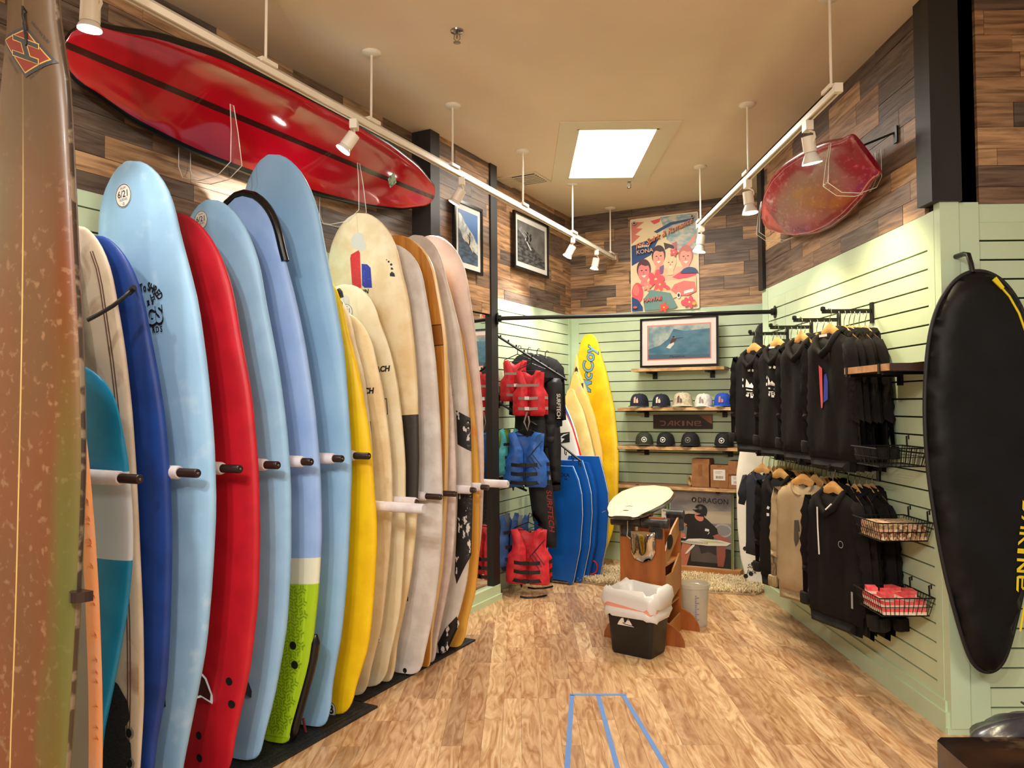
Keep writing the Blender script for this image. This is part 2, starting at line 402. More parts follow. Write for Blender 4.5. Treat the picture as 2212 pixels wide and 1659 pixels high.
# skylight panel
q = MB(); t = .13
for a in ((SX0 - t, SX0, SY0 - t, SY1 + t), (SX1, SX1 + t, SY0 - t, SY1 + t), (SX0, SX1, SY0 - t, SY0), (SX0, SX1, SY1, SY1 + t)): q.box(*a, ZC - .012, ZC - .001)
sky = thing('skylight', 'bright square skylight panel with flat cream surround in the ceiling', 'skylight', ((SX0 + SX1) / 2, (SY0 + SY1) / 2, ZC))
sl = Vector(((SX0 + SX1) / 2, (SY0 + SY1) / 2, ZC))
q.v = [tuple(Vector(v) - sl) for v in q.v]; q.build('surround', mat('cream_trim', (226, 212, 182), rough=.6), sky)
q = MB(); q.box(SX0 - sl.x, SX1 - sl.x, SY0 - sl.y, SY1 - sl.y, .10, .115); q.build('diffuser', mat('sky_panel', (255, 253, 246), emit=6), sky)
q = MB()
for a in ((SX0, SX0 + .02, SY0, SY1), (SX1 - .02, SX1, SY0, SY1), (SX0, SX1, SY0, SY0 + .02), (SX0, SX1, SY1 - .02, SY1)): q.box(a[0] - sl.x, a[1] - sl.x, a[2] - sl.y, a[3] - sl.y, -.012, .10)
q.build('reveal', MATS['cream_trim'], sky)
# air vent, sprinklers
vp = at_z(1125, 388, ZC); vt = thing('ceiling_vent', 'cream louvred air vent in the ceiling left of the skylight', 'vent', vp, RZ)
q = MB(); q.box(-.22, .22, -.16, .16, -.012, 0); q.build('frame', MATS['cream_trim'], vt)
q = MB(); q.box(-.02, .2, -.14, .14, -.014, -.012); q.build('opening', M_gap, vt)
for i in range(7):
    q = MB(); q.box(-.02, .2, -.125 + i * .04, -.11 + i * .04, -.02, -.013); q.build('louvre', MATS['cream_trim'], vt)
for i in range(7):
    q = MB(); q.box(-.2, -.03, -.13 + i * .04, -.105 + i * .04, -.018, -.0115); q.build('louvre', MATS['cream_trim'], vt)
M_chrome = mat('chrome', (170, 165, 155), rough=.2, metal=1)
for (px, py, lb) in ((987, 66, 'chrome sprinkler head in the middle of the near ceiling'), (1359, 390, 'small chrome sprinkler head on the ceiling behind the skylight')):
    t = thing('sprinkler', lb, 'sprinkler', at_z(px, py, ZC), 0, 'ceiling sprinklers')
    q = MB(); q.lathe([(.036, 0), (.034, -.008), (.02, -.012), (.012, -.012)], seg=18); q.build('plate', M_chrome, t, 40)
    q = MB(); q.lathe([(.007, -.01), (.006, -.045)], seg=8); q.tube([(-.014, 0, -.02), (-.016, 0, -.045), (0, 0, -.062), (.016, 0, -.045), (.014, 0, -.02)], .003, 6); q.lathe([(.006, -.06), (.02, -.064), (.02, -.067), (.004, -.068)], seg=12); q.build('head', M_chrome, t, 40)
# ------------------------------------------------------------------ track lights
M_white = mat('white_enamel', (238, 226, 205), rough=.35)
M_bulb = mat('lit_bulb', (255, 250, 238), emit=30); M_bulbw = mat('lit_bulb_warm', (255, 244, 214), emit=30)
def track(name, label, p0, p1, rods, zt=3.15):
    p0, p1 = Vector(p0), Vector(p1); d = (p1 - p0); ln = d.length; rz = math.atan2(-d.x, d.y)
    pt = math.atan2(d.z, math.hypot(d.x, d.y)); t = thing(name, label, 'track light', group='track lighting', M=TR(p0, rz, pt))
    q = MB(); q.box(-.018, -.008, 0, ln, -.02, .02); q.box(.008, .018, 0, ln, -.02, .02); q.box(-.018, .018, 0, ln, .01, .02); q.box(-.02, .02, -.03, 0, -.022, .022); q.box(-.02, .02, ln, ln + .03, -.022, .022)
    q.build('rail', M_white, t)
    for (y) in rods:
        zt = p0.z + (p1.z - p0.z) * y / ln; q = MB(); q.lathe([(.007, .02), (.007, ZC - zt)], TR((0, y, 0)), 8); q.build('suspension_rod', M_white, t, 40)
        q = MB(); q.lathe([(.055, ZC - zt), (.055, ZC - zt - .008), (.045, ZC - zt - .016), (.01, ZC - zt - .018)], TR((0, y, 0)), 22); q.build('canopy', M_white, t, 40)
        q = MB(); q.box(-.03, .03, y - .05, y + .05, .015, .035); q.build('clip', M_white, t)
    return t
TL0 = W(-2.66, .8, 3.225); TL1 = W(-2.70, 7.45, 3.105)
track('track_light', 'long white ceiling track above the surfboard rack on the left', TL0, TL1, [1.83, 2.63, 3.5, 4.55, 5.56, 6.55])
TR0 = Vector((1.55, 3.68, 3.11)); TR1 = Vector((1.55, 6.5, 3.11))
track('track_light', 'shorter white ceiling track above the clothes wall on the right', TR0, TR1, [.06, 1.42, 2.76], 3.11)
def lamp(label, anchor, target, par, power, col, deg=80, zt=3.13):
    a = Vector(anchor); tg = Vector(target); d = (tg - a).normalized()
    t = thing('spotlight', label, 'spotlight', a, 0, 'spotlights on the tracks')
    q = MB(); q.box(-.02, .02, -.03, .03, -.05, 0); q.build('adapter', M_white, t)
    side = d.cross(Vector((0, 0, 1))).normalized() if abs(d.z) < .99 else Vector((1, 0, 0))
    hp = Vector((0, 0, -.06)) + side * .0
    q = MB(); q.tube([(0, 0, -.045), side * .035 + Vector((0, 0, -.065)), side * .04 + Vector((0, 0, -.09)), side * .03 + Vector((0, 0, -.115)), (0, 0, -.11)], .006, 6); q.build('cable', M_white, t, 60)
    b0 = Vector((0, 0, -.078)); M = Matrix.Translation(b0) @ d.to_track_quat('Z', 'Y').to_matrix().to_4x4()
    q = MB(); q.lathe([(.02, -.002), (.034, 0), (.035, .082), (.03, .082)], M, 20); q.build('housing', M_white, t, 40)
    q = MB(); prof = [(.026, .082), (.05, .13), (.052, .145)] if par else [(.03, .08), (.04, .097), (.042, .11)]
    q.lathe(prof, M, 20, capped=False); q.build('reflector', mat('bulb_shell', (225, 220, 210), rough=.25), t, 40)
    r, z = prof[-1]; q = MB(); q.lathe([(0.001, z + .004), (r * .7, z + .002), (r, z - .004)], M, 20); q.build('bulb_face', M_bulbw if par else M_bulb, t, 40)
    lp = a + b0 + d * (z + .03)
    spot('bulb_light', lp, lp + d, power, col, deg, .7, .025)
def on_left(l): return TL0 + (TL1 - TL0) * ((l - .8) / 6.65) + Vector((0, 0, -.02))
def on_right(y): return Vector((1.55, y, 3.09))
lamp('white can spotlight at the top left corner above the brown surfboard', on_left(1.76), W(-2.8, 1.80, 1.6), False, 26, COOL)
lamp('white spotlight hanging in front of the long red surfboard', on_left(3.28), W(-3.2, 2.9, 2.2), False, 70, COOL, 95)
lamp('white spotlight aimed at the framed surfing photo on the pier', on_left(4.42), W(-3.2, 4.3, 2.3), False, 60, COOL, 90)
lamp('white spotlight over the life vest corner', on_left(6.36), W(-3.25, 6.1, 2.0), False, 55, COOL, 95)
lamp('white spotlight at the far end of the left track', on_left(6.95), W(-3.0, 7.0, 1.9), False, 26, COOL, 90)
lamp('white cone spotlight nearest the camera on the right track', on_right(4.05), (1.95, 4.4, 1.2), True, 56, WARM, 110)
lamp('white cone spotlight beside the nose of the small red board', on_right(5.12), (1.75, 5.1, 1.0), True, 54, WARM, 110)
lamp('white cone spotlight at the far end of the right track', on_right(6.42), (1.2, 6.5, .8), True, 48, WARM, 110)
spot('bulb_light_out_of_view', W(-2.64, .95, 3.0), W(-2.9, 1.9, 1.5), 22, COOL, 90, .7, .03)
# ------------------------------------------------------------------ surfboards
class Board:
    """a surfboard in its own axes: x across, y from tail to nose, z out of the deck"""
    def __init__(s, name, label, M, ln, prof, th, tailw=0.0, nroc=.07, troc=.03, deck=None, rail=None, railf=.8, group=None, cat='surfboard', bottom=None, nst=44, sq=.62, flat=False):
        s.ln = ln; s.th = th; s.no = nroc; s.ta = troc; s.sq = sq
        T = [0] + [p[0] for p in prof] + [1]; H = [tailw] + [p[1] for p in prof] + [0.0]
        g = np.linspace(0, 1, 401); h = np.zeros(401)
        for i, t in enumerate(g):
            if t <= T[1]: k = t / T[1]; h[i] = tailw + (H[1] - tailw) * math.sqrt(max(0, 1 - (1 - k) ** 2)) if tailw else H[1] * math.sqrt(max(0, k * (2 - k)))
            elif t >= T[-2]: k = (1 - t) / (1 - T[-2]); h[i] = H[-2] * max(0, k * (2 - k)) ** .5
            else: h[i] = np.interp(t, T, H)
        ker = np.hanning(33); ker /= ker.sum(); hp = np.pad(h, 16, mode='edge'); sm = np.convolve(hp, ker, 'valid')
        w = np.clip(np.minimum(g, 1 - g) / .09, 0, 1); s.g = g; s.h = h * (1 - w) + sm * w
        s.root = thing(name, label, cat, group=group, M=M)
        ts = [.5 - .5 * math.cos(math.pi * i / nst) for i in range(nst + 1)]; ts[0] = .0005; ts[-1] = .9994
        NR = 24; v = []; f = []; mi = []
        for t in ts:
            for k in range(NR):
                a = 2 * math.pi * (k + .5) / NR; c, sn = math.cos(a), math.sin(a)
                u = s.hw(t) * math.copysign(abs(c) ** s.sq, c); z = s.rk(t) + s.tk(t) * math.copysign(abs(sn) ** .8, sn)
                v.append((u, t * ln, z))
        rf_ = railf
        for i in range(nst):
            for k in range(NR):
                a = 2 * math.pi * (k + 1) / NR; c = abs(math.cos(a)) ** s.sq
                f.append((i * NR + k, (i + 1) * NR + k, (i + 1) * NR + (k + 1) % NR, i * NR + (k + 1) % NR))
                tt = (ts[i] + ts[i + 1]) / 2
                mi.append(1 if (rail and (c > rf_)) else (2 if bottom and math.sin(a) < 0 else 0))
        f += [tuple(range(NR))[::-1], tuple(nst * NR + k for k in range(NR))]; mi += [1 if rail else 0] * 2
        q = MB(); q.v = v; q.f = [x[::-1] for x in f]; q.m = mi
        s.body = q.build('body', [deck, rail or deck, bottom or deck], s.root, 60)
    def hw(s, t): return max(.002, float(np.interp(t, s.g, s.h)))
    def rk(s, t): return s.no * max(0, (t - .45) / .55) ** 2.2 + s.ta * max(0, (.35 - t) / .35) ** 2 - .0
    def tk(s, t): return s.th / 2 * max(.12, min(1, (4 * t * (1 - t)) * 1.55)) ** .5
    def deck(s, u, y, off=.0015):
        t = min(.999, max(.001, y / s.ln)); c = min(1, abs(u) / s.hw(t)) ** (1 / s.sq); return Vector((u, y, s.rk(t) + s.tk(t) * max(0, 1 - c * c) ** .4 + off))
    def surf(s, off=.0015): return lambda u, y: s.deck(u, y, off)
    def fin(s, y, h=.2, base=.15, m=None, edge=None, u=.1, name='fin'):
        q = MB(); z0 = s.rk(y / s.ln) - s.tk(y / s.ln) + .012
        P = [(y + base / 2, z0), (y + base * .35, z0 - h * .45), (y - base * .05, z0 - h * .8), (y - base * .55, z0 - h), (y - base * .72, z0 - h * .97), (y - base * .45, z0 - h * .62), (y - base * .42, z0 - h * .3), (y - base / 2, z0)]
        M = frame((u, 0, 0), (0, 1, 0), (1, 0, 0), (0, 0, 1))
        if edge:
            cx = y - base * .05; cz = z0 - h * .45; P2 = [(cx + (a - cx) * 1.0, b) for a, b in P]
            q.prism(P2, -.004, .004, M, 1); q.prism([(cx + (a - cx) * .84, cz + (b - cz) * .88 + .004) for a, b in P], -.0055, .0055, M, 0); return q.build(name, [m, edge], s.root)
        q.prism(P, -.005, .005, M); return q.build(name, m, s.root)
    def spot(s, u, y, r, m, name='fin_plug', ry=None):
        q = MB(); v, f = ell(u, y, r, ry or r, 16); flat(q, (v, f), s.surf(.002)); return q.build(name, m, s.root)
    def decal(s, shapes, m, name='print', off=.0016):
        q = MB()
        for sh in shapes: flat(q, tess(sh), s.surf(off))
        return q.build(name, m, s.root)
def rackM(tail, nose, yaw=0, lean=0):
    """tail=(n,z), nose=(n,z), on plane l: frame of a board standing across the wall"""
    (n0, l0, z0), (n1, l1, z1) = tail, nose
    p = W(n0, l0, z0); Y = (W(n1, l1, z1) - p); ln = Y.length; Y.normalize()
    Zd = -(L * math.cos(yaw) + N * math.sin(yaw)); X = Y.cross(Zd).normalized(); Z = X.cross(Y).normalized()
    return frame(p, X, Y, Z), ln
def rackboard(label, l, tail, nose, edge, th=.07, group='surfboards standing in the wall rack', name='surfboard', dl=0., yaw=0, **k):
    M, ln = rackM((tail[0], l, tail[1]), (nose[0], l + dl, nose[1]), yaw)
    d = Vector((nose[0] - tail[0], nose[1] - tail[1])).normalized(); pr_ = []
    for (n, z) in edge:
        w = Vector((n - tail[0], z - tail[1])); t = w.dot(d) / ln; hw = w.x * d.y - w.y * d.x
        if .015 < t < .9 and hw > .02: pr_.append((t, hw))
    pr_.sort(); return Board(name, label, M, ln, pr_, th, group=group, **k)
def foam(name, c, c2=None, **k): return mat(name, c, c2 or tuple(int(x * .93) for x in c), scale=k.pop('scale', 7), rough=k.pop('rough', .5), **k)
RK = 'surfboards standing in the wall rack'
B_blue = foam('soft_blue', (150, 192, 226), (141, 184, 219), scale3=26, bump=.1, bscale=50)
B_blue2 = foam('soft_periwinkle', (150, 180, 228), bump=.08, bscale=50)
B_navy = foam('soft_navy', (24, 66, 150), (20, 56, 132)); B_red = foam('soft_red', (196, 20, 40), (180, 16, 34))
B_cream = foam('waxed_cream', (232, 216, 180), (222, 200, 158), scale=9, bump=.4, bscale=38)
B_white = foam('waxed_white', (222, 216, 212), (206, 198, 192), scale=9, bump=.4, bscale=38)
B_pink = foam('waxed_pinkish_white', (222, 206, 200), (206, 188, 180), scale=12, bump=.5, bscale=34)
B_yellow = foam('soft_yellow', (246, 205, 10), (236, 190, 8)); M_ink = mat('black_ink', (22, 20, 22), rough=.5)
M_blackpl = mat('black_plastic', (16, 16, 17), rough=.35); M_whitepl = mat('white_plastic', (228, 226, 222), rough=.4); M_lbl = mat('paper_label', (226, 220, 212), rough=.6)
M_hole = mat('plug_hole', (8, 8, 10), rough=.6)
def sticker621(b, u, y, r=.045):
    o = b.decal([ell(u, y, r, r, 24)], M_lbl, 'sticker', .0018)
    q = MB(); [flat(q, s_, b.surf(.0022)) for s_ in (ring(u, y, r * .97, r * .06), xf(text2d('6/21', r * .8, .01), u, y + r * .1), xf(text2d('SLEEVES', r * .28), u, y - r * .35), xf(text2d('ALUM', r * .25), u, y + r * .62), ring(u, y - r * .7, r * .12, r * .04))]
    q.build('sticker_print', M_ink, b.root)
def PL(b, px, py, l):
    q_ = b.root.matrix_world.inverted() @ W(*at_l(px, py, l - .035)); return q_.x, q_.y
# front brown board
M_H = mat('brown_resin', (132, 50, 18), (98, 62, 30), scale=1.6, stretch=(1, .5, 1), lo=.3, hi=.66, rough=.42, coat=.08, c3=(140, 96, 66), scale3=34, bands=[('X', -.0035, .0035, (214, 176, 104))])
M_Hg = mat('green_tint', (112, 120, 62), (96, 104, 56), rough=.35, coat=.3)
M_Hrail = mat('brown_black_rail', (60, 46, 36), (120, 104, 84), scale=12, stretch=(1, 1, 1), lo=.5, hi=.56, rough=.3, coat=.3, bands=[('Y', -.1, .02, (30, 26, 22))])
b = rackboard('huge worn orange-brown board with a diamond H emblem at the left frame edge', 1.35, (-2.345, .01), (-2.262, 3.30), [(-2.165, 2.71), (-2.125, 2.57), (-2.10, 2.1), (-2.07, 1.71), (-2.06, 1.45), (-2.08, 1.06), (-2.11, .59), (-2.17, .25)], th=.07, deck=M_H, rail=M_Hrail, railf=.985, tailw=.09, nroc=.05, group=None, name='surfboard')
q = MB(); fn = b.surf(.002)
PH = lambda pts: tess(poly([PL(b, x, y, 1.36) for x, y in pts]), .015); ec = PL(b, 77, 117, 1.36)
for k, sc_ in enumerate((1.0, .86, .80)): flat(q, PH([(77 + (x - 77) * sc_, 117 + (y - 117) * sc_) for x, y in ((22, 90), (80, 65), (133, 138), (76, 175))]), b.surf(.002 + k * .0008), k)
for k in (1, 0):
    w = 6.4 if k else 4.6; e = 2 if k else 0
    for (x0, y0, x1, y1) in ((54, 90, 105, 110), (53, 123, 104, 142)): flat(q, PH([(x0 - e, y0 - w), (x1 + e, y1 - w), (x1 + e, y1 + w), (x0 - e, y0 + w)]), b.surf(.0046 + (0 if k else .0006)), k)
    flat(q, PH([(75 - w, 99), (75 + w * 1.2, 101), (84 + w, 132), (84 - w * 1.2, 130)]), b.surf(.0046 + (0 if k else .0006)), k)
for s_, dx, dy, an in (('HAWAIIAN SURF', .062, .042, -.82), ('THE ORIGINAL', .06, -.068, .46), ('HAND BUILT', -.062, -.03, -.9)):
    flat(q, xf(text2d(s_, .013), ec[0] + dx, ec[1] + dy, an), b.surf(.0026), 0)
q.build('emblem', [mat('emblem_grey', (66, 66, 66)), mat('emblem_gold', (190, 150, 84)), mat('emblem_red', (128, 56, 44))], b.root)
q = MB(); p = b.deck(.02, 2.74, 0); q.tube([p + Vector(v) for v in ((0, 0, 0), (.006, .01, .015), (.015, -.02, .02), (.018, -.06, .012), (.012, -.1, .006), (.006, -.04, .012), (0, -.003, .004))], .003, 6); q.build('leash_cord', M_ink, b.root)
q = NT(M_H); sx_ = q.n('ShaderNodeSeparateXYZ'); q.l(q.n('ShaderNodeTexCoord').outputs['Object'], sx_.inputs[0])
n_ = q.n('ShaderNodeTexNoise'); n_.inputs['Scale'].default_value = 3
def mr_(v, a, b_):
    m_ = q.n('ShaderNodeMapRange'); m_.interpolation_type = 'SMOOTHSTEP'; m_.inputs[1].default_value = a; m_.inputs[2].default_value = b_; q.l(v, m_.inputs[0]); return m_.outputs[0]
src = q.b.inputs['Base Color'].links[0].from_socket; nz = q.math('MULTIPLY', q.math('SUBTRACT', n_.outputs[0], .5), .18)
gm_ = q.math('MULTIPLY', mr_(q.math('ADD', sx_.outputs[0], nz), .12, .19), mr_(q.math('ADD', sx_.outputs[1], q.math('MULTIPLY', nz, 3.0)), 2.1, 1.0))
c1 = q.mix(q.math('MULTIPLY', gm_, .85), src, s2l((92, 98, 46))); c2_ = q.mix(q.math('MULTIPLY', mr_(q.math('ADD', sx_.outputs[1], q.math('MULTIPLY', nz, 4.0)), 1.7, 2.6), .9), c1, s2l((92, 76, 56))); q.l(c2_, q.b.inputs['Base Color'])
q = MB(); flat(q, ell(-.01, 2.86, .05, .06, 14), b.surf(.001)); q.build('pink_patch', mat('faded_pink', (176, 92, 92), (190, 130, 120), scale=30), b.root)
# navy board glimpsed behind the brown one, then grey/orange rail board
rackboard('dark navy board, only a sliver showing between the brown and the marbled cream boards', 1.80, (-2.85, .04), (-2.98, 2.45), [(-2.86, 2.34), (-2.815, 2.1), (-2.785, 1.9), (-2.775, 1.6), (-2.79, 1.2), (-2.82, .4)], th=.045, deck=mat('deep_navy', (16, 26, 52), rough=.5), name='surfboard')
M_greyd = mat('grey_deck', (150, 142, 136), (138, 128, 120), scale=2, rough=.5)
M_peel = mat('peeling_orange', (246, 168, 108), (240, 182, 150), scale=3, lo=.4, hi=.6, rough=.6, bump=.5, bscale=40, bands=[('Y', .0, .3, (238, 196, 92))])
b = rackboard('grey board with a chipped peach-orange rail beside the brown board', 1.62, (-2.6, .03), (-2.72, 1.98), [(-2.5, 1.73), (-2.45, 1.45), (-2.42, 1.2), (-2.395, .96), (-2.38, .73), (-2.365, .42), (-2.36, .2)], th=.06, deck=M_greyd, rail=M_peel, railf=.87, tailw=.18, nroc=.03)
q = MB(); rr = random.Random(3)
for i in range(26):
    y = rr.uniform(.1, 1.7); h = b.hw(y / b.ln); z = b.deck(h * .93, y).z
    s = rr.uniform(.006, .014); q.add([(h * .985, y - s, z - .012), (h * .985 + s * .6, y, z - .006), (h * .975, y + s, z - .004), (h * .93, y, z + .001)], [(0, 1, 2, 3), (0, 1, 3)])
q.build('peeling_flakes', M_peel, b.root)['kind'] = 'stuff'
t = thing('wooden_dowel', 'dark brown half-round wooden peg between the brown board and grey board', 'peg', W(*at_l(186, 1284, 1.36)), RZ)
q = MB(); q.prism([(.032 * math.cos(a), -.045 * math.sin(a)) for a in [math.pi * k / 12 for k in range(13)]], -.014, .014, frame((0, 0, 0), (1, 0, 0), (0, 0, 1), (0, 1, 0))); q.build('peg_body', mat('dark_walnut', (44, 28, 22), rough=.35), t)
# teal foamie
M_teal = mat('teal_foam', (22, 142, 190), (18, 128, 176), scale=5, rough=.45, bands=[('Y', .92, 1.245, (206, 214, 224))])
rackboard('short teal-blue foam board with a pale white band across its deck', 1.85, (-2.78, .12), (-2.80, 1.765), [(-2.7, 1.735), (-2.64, 1.70), (-2.56, 1.57), (-2.54, 1.43), (-2.53, 1.23), (-2.535, 1.06), (-2.57, .84), (-2.63, .62), (-2.69, .4)], th=.05, deck=M_teal, tailw=.03)
# marbled cream board with traction pad
M_marb = mat('marbled_cream', (216, 198, 174), (158, 128, 98), scale=6, lo=.52, hi=.74, rough=.5, detail=7, dist=.8, bump=.15, bscale=30)
b = rackboard('cream marbled board with twin brown pinlines and a black grip pad low down', 1.93, (-2.76, .03), (-2.90, 2.315), [(-2.84, 2.29), (-2.74, 2.21), (-2.70, 2.03), (-2.67, 1.83), (-2.645, 1.6), (-2.61, 1.08), (-2.59, .82), (-2.575, .49), (-2.58, .25)], th=.05, deck=M_marb, rail=mat('marbled_rail', (222, 206, 186), (206, 186, 160)), tailw=.14, railf=.97)
q = MB()
for off_ in (.045, .058):
    pts = [b.deck(b.hw(t) - off_ + .006 * 0, t * b.ln, .0012) for t in np.linspace(.08, .95, 30)]; q.tube(pts, .0022, 4)
q.build('pinline', mat('brown_line', (92, 66, 56)), b.root)
M_pad = mat('grip_pad', (42, 42, 44), (24, 24, 26), scale=180, lo=.48, hi=.52, rough=.7, bump=.6)
pad = [(-.12, .05), (.165, .05), (.17, .17), (.15, .2), (.148, .235), (.172, .26), (.17, .31), (.146, .335), (.146, .37), (.17, .40), (.16, .46), (.11, .52), (.03, .56), (-.04, .57), (-.12, .56)]
q = MB(); gx = [p for p in pad]; vv, ff, hf = pillow(pad, .006, .035, .004)
q.add([b.deck(x, z, .006) if y <= 0 else b.deck(x, z, .002) for x, y, z in vv], ff); q.build('grip_pad', M_pad, b.root)
for yy_ in (.235, .345): b.spot(.158, yy_, .024, mat('pad_ring', (150, 142, 134)), 'grommet'); b.decal([ell(.158, yy_, .014, .017, 14)], M_hole, 'fin_plug', .0032)
# navy
b = rackboard('royal navy blue board with a black leash tied around its nose', 2.0, (-2.73, .03), (-2.90, 2.29), [(-2.75, 2.19), (-2.67, 2.09), (-2.62, 1.92), (-2.58, 1.73), (-2.55, 1.56), (-2.53, 1.34), (-2.52, 1.08), (-2.53, .77), (-2.545, .53), (-2.595, .28)], deck=B_navy, th=.075, tailw=.08)
b.fin(.44, .17, .15, M_blackpl)
q = MB(); P = [Vector(W(*at_l(x, y, l_))) for x, y, l_ in ((188, 692, 1.79), (215, 678, 1.82), (245, 660, 1.85), (270, 640, 1.87), (284, 627, 1.90), (291, 619, 1.95), (290, 622, 2.03))]
q.tube(P, .008, 8); q.lathe([(.012, -.018), (.012, .018)], TR(P[4], .3, .6, .9), 10); q.v = [tuple(b.root.matrix_world.inverted() @ Vector(v)) for v in q.v]; q.build('leash', M_ink, b.root, 50)
# light blue #4
b = rackboard('big light blue soft board with black cartoon lettering, second tallest in rack', 2.13, (-2.72, .02), (-2.86, 2.62), [(-2.74, 2.55), (-2.6, 2.33), (-2.51, 2.02), (-2.47, 1.75), (-2.44, 1.47), (-2.43, 1.2), (-2.45, .93), (-2.48, .66), (-2.55, .36), (-2.59, .17)], deck=mat('soft_blue_scuffed', (152, 194, 228), (144, 186, 221), c3=(168, 202, 230), scale3=9, bump=.1, bscale=50), th=.085, tailw=.08)
sticker621(b, *PL(b, 288, 428, 2.13), .05)
sh = []
for ch, px, py, an in (('B', 262, 660, 60), ('O', 268, 648, 50), ('A', 276, 640, 40), ('R', 284, 633, 30), ('D', 293, 627, 20), ('T', 301, 623, 8), ('o', 308, 622, 4), ('S', 317, 620, -12), ('H', 323, 623, -28), ('R', 329, 627, -40), ('E', 334, 633, -55), ('D', 338, 640, -70)):
    sh.append(xf(text2d(ch, .046, .035), *PL(b, px + 6, py, 2.10), math.radians(an), .72, 1))
b.decal(sh, M_ink)
b.decal([xf(text2d('U', .07, .03), *PL(b, 314, 664, 2.10), -.1), xf(text2d('V', .07, .012), *PL(b, 326, 662, 2.10), .1), xf(text2d('H', .04, .02), *PL(b, 330, 643, 2.10), .2)], M_ink, 'cartoon_print')
for mt_, bo_, dv, nm_, of_ in ((M_ink, .09, 0, 'outline_print', .0016), (B_blue, .045, .006, 'letter_fill', .0024)):
    b.decal([(lambda u_, v_: xf(text2d(ch, .092, bo_), u_, v_ + dv, an, .85, 1.1))(*PL(b, px + 6, py, 2.10)) for ch, px, py, an in (('L', 286, 690, .1), ('E', 302, 688, .05), ('G', 319, 685, 0), ('S', 336, 681, 0))], mt_, nm_, of_)
b.decal([xf(text2d(ch, .034, .03), *PL(b, px + 6, py, 2.10), 0, .8, 1) for ch, px, py in (('B', 292, 716), ('O', 302, 715), ('A', 313, 714), ('R', 323, 713), ('D', 331, 712), ('S', 339, 711))], M_ink)
b.fin(.45, .15, .17, M_blackpl, mat('pale_fin_edge', (190, 220, 240)))
def handle(b, y, u=0, n=4, s=1):
    q = MB()
    for k in range(n): flat(q, ell(u, y + (k - (n - 1) / 2) * .026 * s, .016 * s, .019 * s, 12), b.surf(.0025))
    q.build('carry_handle', M_hole, b.root)
handle(b, 1.14, .085, 3)
# red
b = rackboard('plain crimson red soft board with four black plug holes low down', 2.34, (-2.71, .02), (-2.87, 2.45), [(-2.8, 2.41), (-2.72, 2.33), (-2.64, 2.24), (-2.51, 1.95), (-2.45, 1.66), (-2.42, 1.37), (-2.41, 1.08), (-2.42, .8), (-2.46, .51), (-2.535, .21)], deck=B_red, th=.075, tailw=.07)
for px, py in ((490, 1474), (494, 1524), (427, 1590), (428, 1639)):
    n_, l_, z_ = at_l(px, py, 2.29); lc = b.root.matrix_world.inverted() @ W(n_, l_, z_); b.spot(lc.x, lc.y, .017, M_hole)
b.fin(.40, .15, .16, M_blackpl)
# light blue 6
b = rackboard('light blue soft board with round stamp label between red and green-tailed boards', 2.55, (-2.73, .02), (-2.88, 2.56), [(-2.8, 2.53), (-2.65, 2.37), (-2.57, 2.1), (-2.5, 1.76), (-2.46, 1.49), (-2.44, 1.25), (-2.44, .95), (-2.46, .64), (-2.52, .33), (-2.58, .12)], deck=B_blue, th=.08, tailw=.07)
sticker621(b, *PL(b, 451, 480, 2.55), .045); handle(b, 1.10, .06, 3); b.fin(.62, .15, .17, M_whitepl)
# green tail 7
M_g7 = mat('periwinkle_deck', (150, 182, 230), (140, 172, 224), scale=6, rough=.5, bands=[('Y', .74, .86, (222, 222, 200)), ('Y', -.1, .74, (160, 196, 22))])
b = rackboard('periwinkle board with black nose rail, cream stripe and patterned lime green tail', 2.75, (-2.70, .02), (-2.89, 2.64), [(-2.8, 2.6), (-2.65, 2.37), (-2.58, 2.12), (-2.53, 1.9), (-2.48, 1.6), (-2.45, 1.32), (-2.44, 1.02), (-2.46, .74), (-2.5, .42), (-2.6, .1)], deck=M_g7, th=.075, tailw=.06)
M_lime = mat('lime_pad', (160, 196, 22), rough=.55); M_lime2 = mat('lime_pad_dark', (120, 158, 8), rough=.55)
q = MB(); gx = np.linspace(-1, 1, 13); gy = np.linspace(.03, .74, 22)
vs_ = [b.deck(x * (b.hw(y / b.ln) * 1.0), y, .0026) for y in gy for x in gx]; fs_ = [(j * 13 + i, j * 13 + i + 1, (j + 1) * 13 + i + 1, (j + 1) * 13 + i) for j in range(21) for i in range(12)]
q.add(vs_, fs_); q.build('tail_pad', M_lime, b.root)
q = MB()
for r_ in range(24):
    for c_ in range(-5, 6):
        cx = c_ * .05 + (.025 if r_ % 2 else 0); cy = .06 + r_ * .0285
        if cy > .72 or abs(cx) > b.hw(cy / b.ln) * .85: continue
        for k in range(3):
            a = math.pi / 2 + k * 2.094 + (0 if (r_ + c_) % 2 else math.pi)
            for o_ in (-.007, .007):
                dx, dy = math.cos(a), math.sin(a); px_, py_ = cx - dy * o_, cy + dx * o_
                w_ = .0032; p4 = [(px_ + dy * w_, py_ - dx * w_), (px_ + dx * .02 + dy * w_, py_ + dy * .02 - dx * w_), (px_ + dx * .02 - dy * w_, py_ + dy * .02 + dx * w_), (px_ - dy * w_, py_ + dx * w_)]
                if all(.03 < p[1] < .74 for p in p4): flat(q, poly(p4), b.surf(.0036))
q.build('pad_pattern', M_lime2, b.root)
for px, py in ((634, 1394), (637, 1436)):
    lc = b.root.matrix_world.inverted() @ W(*at_l(px, py, 2.71)); b.decal([ell(lc.x, lc.y, .019, .019, 16)], M_hole, 'fin_plug', .005)
